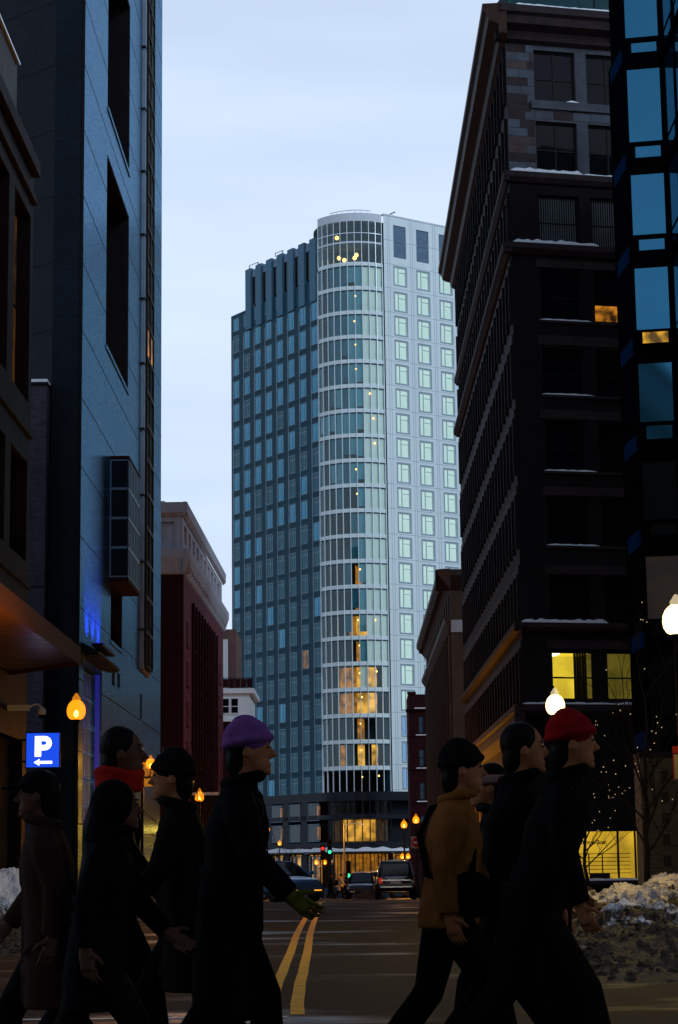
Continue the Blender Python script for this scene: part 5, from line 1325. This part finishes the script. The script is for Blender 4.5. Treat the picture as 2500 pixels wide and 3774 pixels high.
def hand(m, w, fdir, pdir, side, curl=.5):
    """palm, four fingers and a thumb from wrist w, along fdir; pdir = palm normal"""
    f = Vector(fdir).normalized(); p = Vector(pdir); p = (p - f * p.dot(f)).normalized(); s = f.cross(p) * side; w = Vector(w)
    m.tube([w - f * .02, w + f * .03, w + f * .09], [.026, .036, .034], 8, .55)
    for i, (o, L) in enumerate(((.036, .072), (.013, .084), (-.011, .077), (-.034, .06))):
        a = w + f * .082 + s * o; d1 = (f * math.cos(curl * .5) + p * math.sin(curl * .5)); d2 = (f * math.cos(curl) + p * math.sin(curl)); d3 = (f * math.cos(curl * 1.7) + p * math.sin(curl * 1.7))
        b = a + d1 * L * .45; c = b + d2 * L * .32; e = c + d3 * L * .28
        m.tube([a - f * .015, a, b, c, e], [.0095, .0088, .0082, .0075, .0055], 6)
    a = w + f * .025 + s * .03; b = a + (f * .6 + s * .75 + p * .15).normalized() * .04; c = b + (f * .9 + s * .35 + p * .3).normalized() * .035
    m.tube([w + f * .02, a, b, c], [.014, .013, .011, .008], 6)
SKIN = mat('skin', (.34, .13, .055), .6, var=.15); SKIN2 = mat('skin_deep', (.1, .045, .025), .6, var=.1)
def person(x, y, face, H, label, coat, trousers, hat=None, hair=None, skin=SKIN, phase=1.0, coat_len=.47, armsw=(.35, -.35), lean=.05, hatkind='beanie', scarf=None, glove=None, bag=None, satchel=None, elbow=.35, group='pedestrians crossing in the foreground'):
    """local frame: walks along +x; z up; height H"""
    t = thing('person', label, 'person', (x, y, gz(y)), group, 0 if face > 0 else math.pi)
    k = H / 1.75
    def V(a, b, c): return Vector((a * k, b * k, c * k))
    hipz, shz = .93, 1.42
    st = .30 * phase
    lx = lean
    hips = {1: V(0, -.085, .9), -1: V(0, .085, .9)}          # 1 = camera side (-y) when facing right
    legs = {}
    for sd, fw in ((1, st), (-1, -st)):
        kn = V(fw * .62 + .07, -sd * .09, .5 + (.015 if fw > 0 else -.0)); an = V(fw * 1.15 - (.05 if fw < 0 else 0), -sd * .085, .1 + (.06 if fw < 0 else 0)); legs[sd] = (hips[sd], kn, an, fw)
    sh = {1: V(lx + .0, -.185, shz), -1: V(lx, .185, shz)}
    arms = {}
    for sd, sw in ((1, armsw[0]), (-1, armsw[1])):
        el = sh[sd] + V(math.sin(sw) * .28, -sd * .05, -math.cos(sw) * .28); fa = sw + elbow; wr = el + V(math.sin(fa) * .25, sd * .0, -math.cos(fa) * .25); arms[sd] = (sh[sd], el, wr, fa)
    nk0, nk1 = V(lx, 0, 1.42), V(lx + .035, 0, 1.56); hc = V(lx + .05, 0, 1.635)
    # --- body: one continuous skin
    m = MB()
    tors(m, [(0, .86 * k, .09 * k, .13 * k), (lx * .2 * k, .95 * k, .105 * k, .155 * k), (lx * .5 * k, 1.1 * k, .09 * k, .135 * k), (lx * .8 * k, 1.28 * k, .11 * k, .165 * k), (lx * k, 1.4 * k, .085 * k, .16 * k), (lx * k, 1.46 * k, .05 * k, .07 * k)])
    m.tube([nk0, nk1], [.062 * k, .055 * k], 10)
    m.ball(hc + V(0, 0, .01), .098 * k, .078 * k, .118 * k, 16, 12); m.ball(hc + V(.035, 0, -.055), .06 * k, .058 * k, .065 * k, 12, 8)      # skull, jaw
    m.tube([hc + V(.092, 0, .02), hc + V(.122, 0, -.025), hc + V(.09, 0, -.032)], [.009 * k, .014 * k, .011 * k], 6)      # nose
    m.ball(hc + V(.092, 0, -.062), .012 * k, .024 * k, .007 * k, 8, 6); m.ball(hc + V(.09, 0, -.075), .012 * k, .021 * k, .007 * k, 8, 6)   # lips
    m.ball(hc + V(.085, 0, -.1), .02 * k, .022 * k, .018 * k, 8, 6)
    for sd in (1, -1):
        m.ball(hc + V(.082, -sd * .033, .018), .014 * k, .017 * k, .011 * k, 8, 6); m.ball(hc + V(.085, -sd * .033, .037), .012 * k, .024 * k, .006 * k, 8, 6)
        m.ball(hc + V(-.008, -sd * .08, -.005), .02 * k, .01 * k, .032 * k, 8, 6)
        h_, kn, an, fw = legs[sd]; limb(m, [h_, h_.lerp(kn, .5), kn, kn.lerp(an, .35), an], [.085 * k, .075 * k, .055 * k, .055 * k, .038 * k])
        m.tube([an + V(-.05, 0, -.03), an + V(.05, 0, -.06), an + V(.15, 0, -.075)], [.035 * k, .04 * k, .028 * k], 8)
        s_, el, wr, fa = arms[sd]; limb(m, [s_, s_.lerp(el, .5), el, el.lerp(wr, .4), wr], [.055 * k, .048 * k, .04 * k, .04 * k, .026 * k])
        fd = Vector((math.sin(fa + .15), 0, -math.cos(fa + .15))); hand(m, wr, fd, (math.cos(fa) * .5, sd * .85, .3), sd)
    remeshed(m, 'body', skin, t, (.0075 if y < 50 else .02) * k, 2)
    m = MB()
    for sd in (1, -1): m.ball(hc + V(.09, -sd * .033, .018), .0095 * k, .012 * k, .0095 * k, 8, 6)
    o_ = m.build('eyes', EYE, None, True); o_.parent = t
    m = MB()
    for sd in (1, -1): m.tube([hc + V(.097, -sd * .015, .04), hc + V(.094, -sd * .035, .046), hc + V(.08, -sd * .056, .04)], [.003 * k, .005 * k, .003 * k], 5)
    o_ = m.build('eyebrows', EYE, None, True); o_.parent = t
    # --- trousers
    m = MB(); tors(m, [(0, .8 * k, .1 * k, .16 * k), (0, .9 * k, .115 * k, .17 * k), (0, 1.0 * k, .115 * k, .165 * k)])
    for sd in (1, -1):
        h_, kn, an, fw = legs[sd]; m.tube([h_ + V(0, 0, .02), h_.lerp(kn, .4), kn, kn.lerp(an, .5), an + V(0, 0, .0)], [.108 * k, .1 * k, .08 * k, .078 * k, .074 * k], 12)
    remeshed(m, 'trousers', trousers, t, .014 * k, 3)
    # --- boots
    for sd in (1, -1):
        h_, kn, an, fw = legs[sd]; m = MB(); m.tube([an + V(0, 0, .1), an + V(0, 0, -.01), an + V(.0, 0, -.05)], [.06 * k, .058 * k, .055 * k], 10)
        m.tube([an + V(-.07, 0, -.06), an + V(.04, 0, -.055), an + V(.16, 0, -.07), an + V(.2, 0, -.075)], [.036 * k, .046 * k, .042 * k, .028 * k], 10)
        remeshed(m, 'boot', BOOT, t, .011 * k, 2)
    # --- coat: trunk, skirt and sleeves as one garment
    m = MB(); ze = (hipz - (coat_len - .1)) * k; w = .2
    rings = [(lx * .0, ze / k, .15, .215), (0, (ze / k + .95) / 2, .148, .21), (lx * .3, 1.0, .14, .2), (lx * .6, 1.12, .135, .19), (lx * .8, 1.27, .145, .212), (lx, 1.38, .12, .215), (lx, 1.44, .09, .15), (lx + .01, 1.5, .08, .085)]
    tors(m, [(a * k, b * k, c * k, d * k) for a, b, c, d in rings])
    for sd in (1, -1):
        s_, el, wr, fa = arms[sd]; m.tube([s_ + V(0, sd * .03, .0), s_.lerp(el, .3), s_.lerp(el, .7), el, el.lerp(wr, .5), wr.lerp(el, .02)], [.075 * k, .082 * k, .07 * k, .066 * k, .06 * k, .054 * k], 12)
    rg = random.Random(int(abs(x) * 977 + H * 100))
    for q in range(7):   # creases run at odd angles
        a0 = rg.uniform(0, 6.28); z0_ = rg.uniform(ze / k + .05, 1.3); sl = rg.uniform(-.12, .12); ln = rg.uniform(.5, 1.4)
        m.tube([V(.142 * math.cos(a0 + ln * i / 6) + lx * (.2 + .5 * (z0_ - .5)), .203 * math.sin(a0 + ln * i / 6), z0_ + sl * i / 6) for i in range(7)], [.002, .012, .015, .016, .015, .01, .002], 5)
    m.tube([V(.15 + lx * .2, 0, ze / k + .02), V(.145 + lx * .4, 0, 1.1), V(.15 + lx * .8, 0, 1.27), V(.1 + lx, 0, 1.44)], .013 * k, 6)      # button placket
    for sd in (1, -1): m.tube([V(.1, -sd * .165, .98), V(.03, -sd * .2, .93)], .014 * k, 6)       # pocket flaps
    remeshed(m, 'coat', coat, t, .013 * k, 3)
    m = MB(); m.tube([V(lx + .02 + .082 * math.cos(a), .09 * math.sin(a), 1.5 + .02 * math.cos(a)) for a in [2 * math.pi * i / 16 for i in range(17)]], .03 * k, 8)
    remeshed(m, 'collar', coat if not scarf else scarf, t, .011 * k, 2)
    if scarf:
        m = MB()
        for rr, zz_ in ((.1, 1.5), (.105, 1.535), (.1, 1.47)): m.tube([V(lx + .03 + rr * math.cos(a), (rr + .01) * math.sin(a), zz_ + .012 * math.sin(2 * a)) for a in [2 * math.pi * i / 18 for i in range(19)]], .028 * k, 8)
        remeshed(m, 'scarf', scarf, t, .012 * k, 2)
    # --- hair and hats
    if hair:
        m = MB(); m.ball(hc + V(-.022, 0, .035), .102 * k, .09 * k, .108 * k, 16, 12); m.ball(hc + V(-.06, 0, -.04), .055 * k, .08 * k, .09 * k, 12, 8)
        if hatkind == 'long': m.tube([hc + V(-.05, 0, .0), hc + V(-.075, 0, -.1), hc + V(-.08, 0, -.22)], [.085 * k, .08 * k, .05 * k], 10)
        o = remeshed(m, 'hair', hair, t, .01 * k, 2)
    if hat:
        m = MB()
        if hatkind in ('beanie', 'pom'):
            m.ball(hc + V(-.012, 0, .06), .116 * k, .1 * k, .098 * k, 16, 12); m.tube([hc + V(-.008 + .108 * math.cos(a), .094 * math.sin(a), .045 + .018 * math.cos(a)) for a in [2 * math.pi * i / 20 for i in range(21)]], .02 * k, 8)
            m.ball(hc + V(-.02, 0, .14), .06 * k, .055 * k, .03 * k, 10, 8)
            if hatkind == 'pom': m.ball(hc + V(-.03, 0, .185), .04 * k, .04 * k, .036 * k, 10, 8)
        elif hatkind == 'cap':
            m.ball(hc + V(-.005, 0, .055), .108 * k, .092 * k, .09 * k, 16, 12); m.add([tuple(hc + V(.06, .07, .05)), tuple(hc + V(.19, .045, .035)), tuple(hc + V(.2, 0, .036)), tuple(hc + V(.19, -.045, .035)), tuple(hc + V(.06, -.07, .05)), tuple(hc + V(.06, .07, .07)), tuple(hc + V(.19, .045, .05)), tuple(hc + V(.2, 0, .053)), tuple(hc + V(.19, -.045, .05)), tuple(hc + V(.06, -.07, .07))],
                   [(0, 1, 2, 3, 4), (9, 8, 7, 6, 5), (0, 5, 6, 1), (1, 6, 7, 2), (2, 7, 8, 3), (3, 8, 9, 4), (4, 9, 5, 0)])
        elif hatkind == 'band':
            for dz in (.03, .05): m.tube([hc + V(-.01 + .106 * math.cos(a), .094 * math.sin(a), dz) for a in [2 * math.pi * i / 20 for i in range(21)]], .02 * k, 8)
        elif hatkind == 'hood':
            m.ball(hc + V(-.035, 0, .02), .125 * k, .112 * k, .135 * k, 16, 12); m.tube([nk0 + V(-.04, 0, .02), hc + V(-.06, 0, -.05)], [.11 * k, .1 * k], 12)
        remeshed(m, 'hat' if hatkind != 'hood' else 'hood', hat, t, .009 * k, 2)
    if glove:
        m = MB(); s_, el, wr, fa = arms[1]; fd = Vector((math.sin(fa + .15), 0, -math.cos(fa + .15)))
        hand(m, wr, fd, (math.cos(fa) * .5, .85, .3), 1); m2 = MB()
        c0 = wr + fd * .05
        m2.v = [c0 + (v - c0) * 1.13 for v in m.v]; m2.f = m.f
        m2.tube([wr - fd * .05, wr + fd * .02], [.045 * k, .036 * k], 10)
        remeshed(m2, 'glove', glove, t, .0065, 1)
    if satchel:
        m = MB(); m.ball(V(.12, -.2, 1.0), .13 * k, .05 * k, .12 * k, 14, 10); m.tube([V(.13, -.17, 1.1), V(.14, -.1, 1.25), V(.08, .03, 1.46), V(-.06, .1, 1.45), V(-.13, 0, 1.3), V(-.1, -.15, 1.1), V(.05, -.2, 1.06)], .022 * k, 6)
        remeshed(m, 'satchel', satchel, t, .013 * k, 2)
    if bag:
        m = MB(); m.ball(V(-.2, 0, 1.15), .11 * k, .16 * k, .22 * k, 14, 10); m.ball(V(-.27, 0, 1.05), .07 * k, .13 * k, .11 * k, 12, 8)
        for sd in (1, -1): m.tube([V(-.12, sd * .1, 1.33), V(-.02, sd * .12, 1.47), V(.13, sd * .12, 1.36), V(.13, sd * .12, 1.15), V(-.1, sd * .13, 1.0)], .02 * k, 6)
        remeshed(m, 'backpack', bag, t, .013 * k, 2)
    return t
def cloth(name, col, rough=.85): return mat(name, col, rough, var=.3, scale=14, bump=.25, spec=.04)
EYE = mat('dark_eye', (.006, .004, .003), .2, spec=.5)
BOOT = cloth('boot_leather', (.006, .005, .005), .5)
K1 = cloth('black_wool', (.002, .002, .0025)); K2 = cloth('charcoal_nylon', (.003, .0025, .003), .6); DEN = cloth('dark_denim', (.0025, .0025, .004)); BRN = cloth('brown_coat_cloth', (.025, .012, .008)); TAN = cloth('tan_jacket_cloth', (.18, .065, .014))
RED = cloth('red_knit', (.22, .004, .006)); PNK = cloth('violet_pink_knit', (.16, .06, .2)); OLV = cloth('olive_glove_knit', (.09, .085, .01)); SCF = cloth('red_scarf_wool', (.3, .012, .006)); BLK = cloth('black_knit', (.004, .004, .004)); WBD = cloth('pale_pink_band', (.25, .13, .12)); HAIR = cloth('dark_hair', (.005, .004, .003), .5); KHK = cloth('dark_khaki', (.005, .004, .0025))
person(-1.41, 9.7, -1, 1.55, 'person in black peaked cap and brown coat walking left at far left', BRN, K1, BLK, HAIR, SKIN2, .9, .5, (.3, -.3), .04, 'cap', bag=None)
person(-1.17, 9.2, 1, 1.47, 'stooping person in dark hooded coat between the cap wearer and red scarf', K1, KHK, K1, None, SKIN2, 1.0, .45, (-.35, .4), .1, 'hood')
person(-1.3, 10.7, 1, 1.82, 'dark haired person with bright red scarf walking right', K2, DEN, None, HAIR, SKIN2, -.8, .47, (.3, -.3), .05, scarf=SCF)
person(-.81, 10.3, -1, 1.66, 'person in black knit hat and khaki coat left of the violet hat', KHK, K1, BLK, HAIR, SKIN, .9, .5, (-.3, .35), .05, 'beanie')
person(-.6, 9.6, 1, 1.76, 'person in violet pink knit hat and long black coat swinging an olive gloved hand', K1, K1, PNK, HAIR, SKIN, -.6, .62, (.26, -.4), .07, 'beanie', glove=OLV, elbow=.5)
person(.46, 10.2, 1, 1.68, 'person in tan jacket and black hat walking right, left of the headband wearer', TAN, K1, BLK, HAIR, SKIN, .9, .2, (-.25, .3), .05, 'beanie', satchel=K1)
person(.82, 11.0, -1, 1.62, 'shorter person with pale pink headband walking left behind the others', K2, DEN, WBD, HAIR, SKIN, .8, .45, (.25, -.3), .04, 'band')
person(.79, 10.5, 1, 1.8, 'bare headed dark haired person in black coat beside the red hat', K1, K1, None, HAIR, SKIN, -.9, .5, (.3, -.3), .05)
person(.81, 9.7, 1, 1.78, 'person in bright red knit hat and black coat walking right', K1, KHK, RED, HAIR, SKIN, 1.0, .52, (-.1, -.2), .19, 'beanie', elbow=.35)
person(-1.55, 141, 1, 1.68, 'distant pedestrian all in black at the far crossing', K1, K1, BLK, None, SKIN2, .5, .5, group='distant pedestrians at the far crossing')
person(-.92, 140, 1, 1.66, 'distant pedestrian in pale jacket with dark backpack at the far crossing', cloth('pale_jacket', (.25, .22, .22)), K1, HAIR, None, SKIN, .9, .42, (.5, -.3), .1, 'beanie', bag=K1, group='distant pedestrians at the far crossing')
person(-.5, 141, 1, 1.7, 'distant pedestrian in dark coat beside the low green signal', K2, K1, BLK, None, SKIN2, .4, .5, group='distant pedestrians at the far crossing')
finish_people()
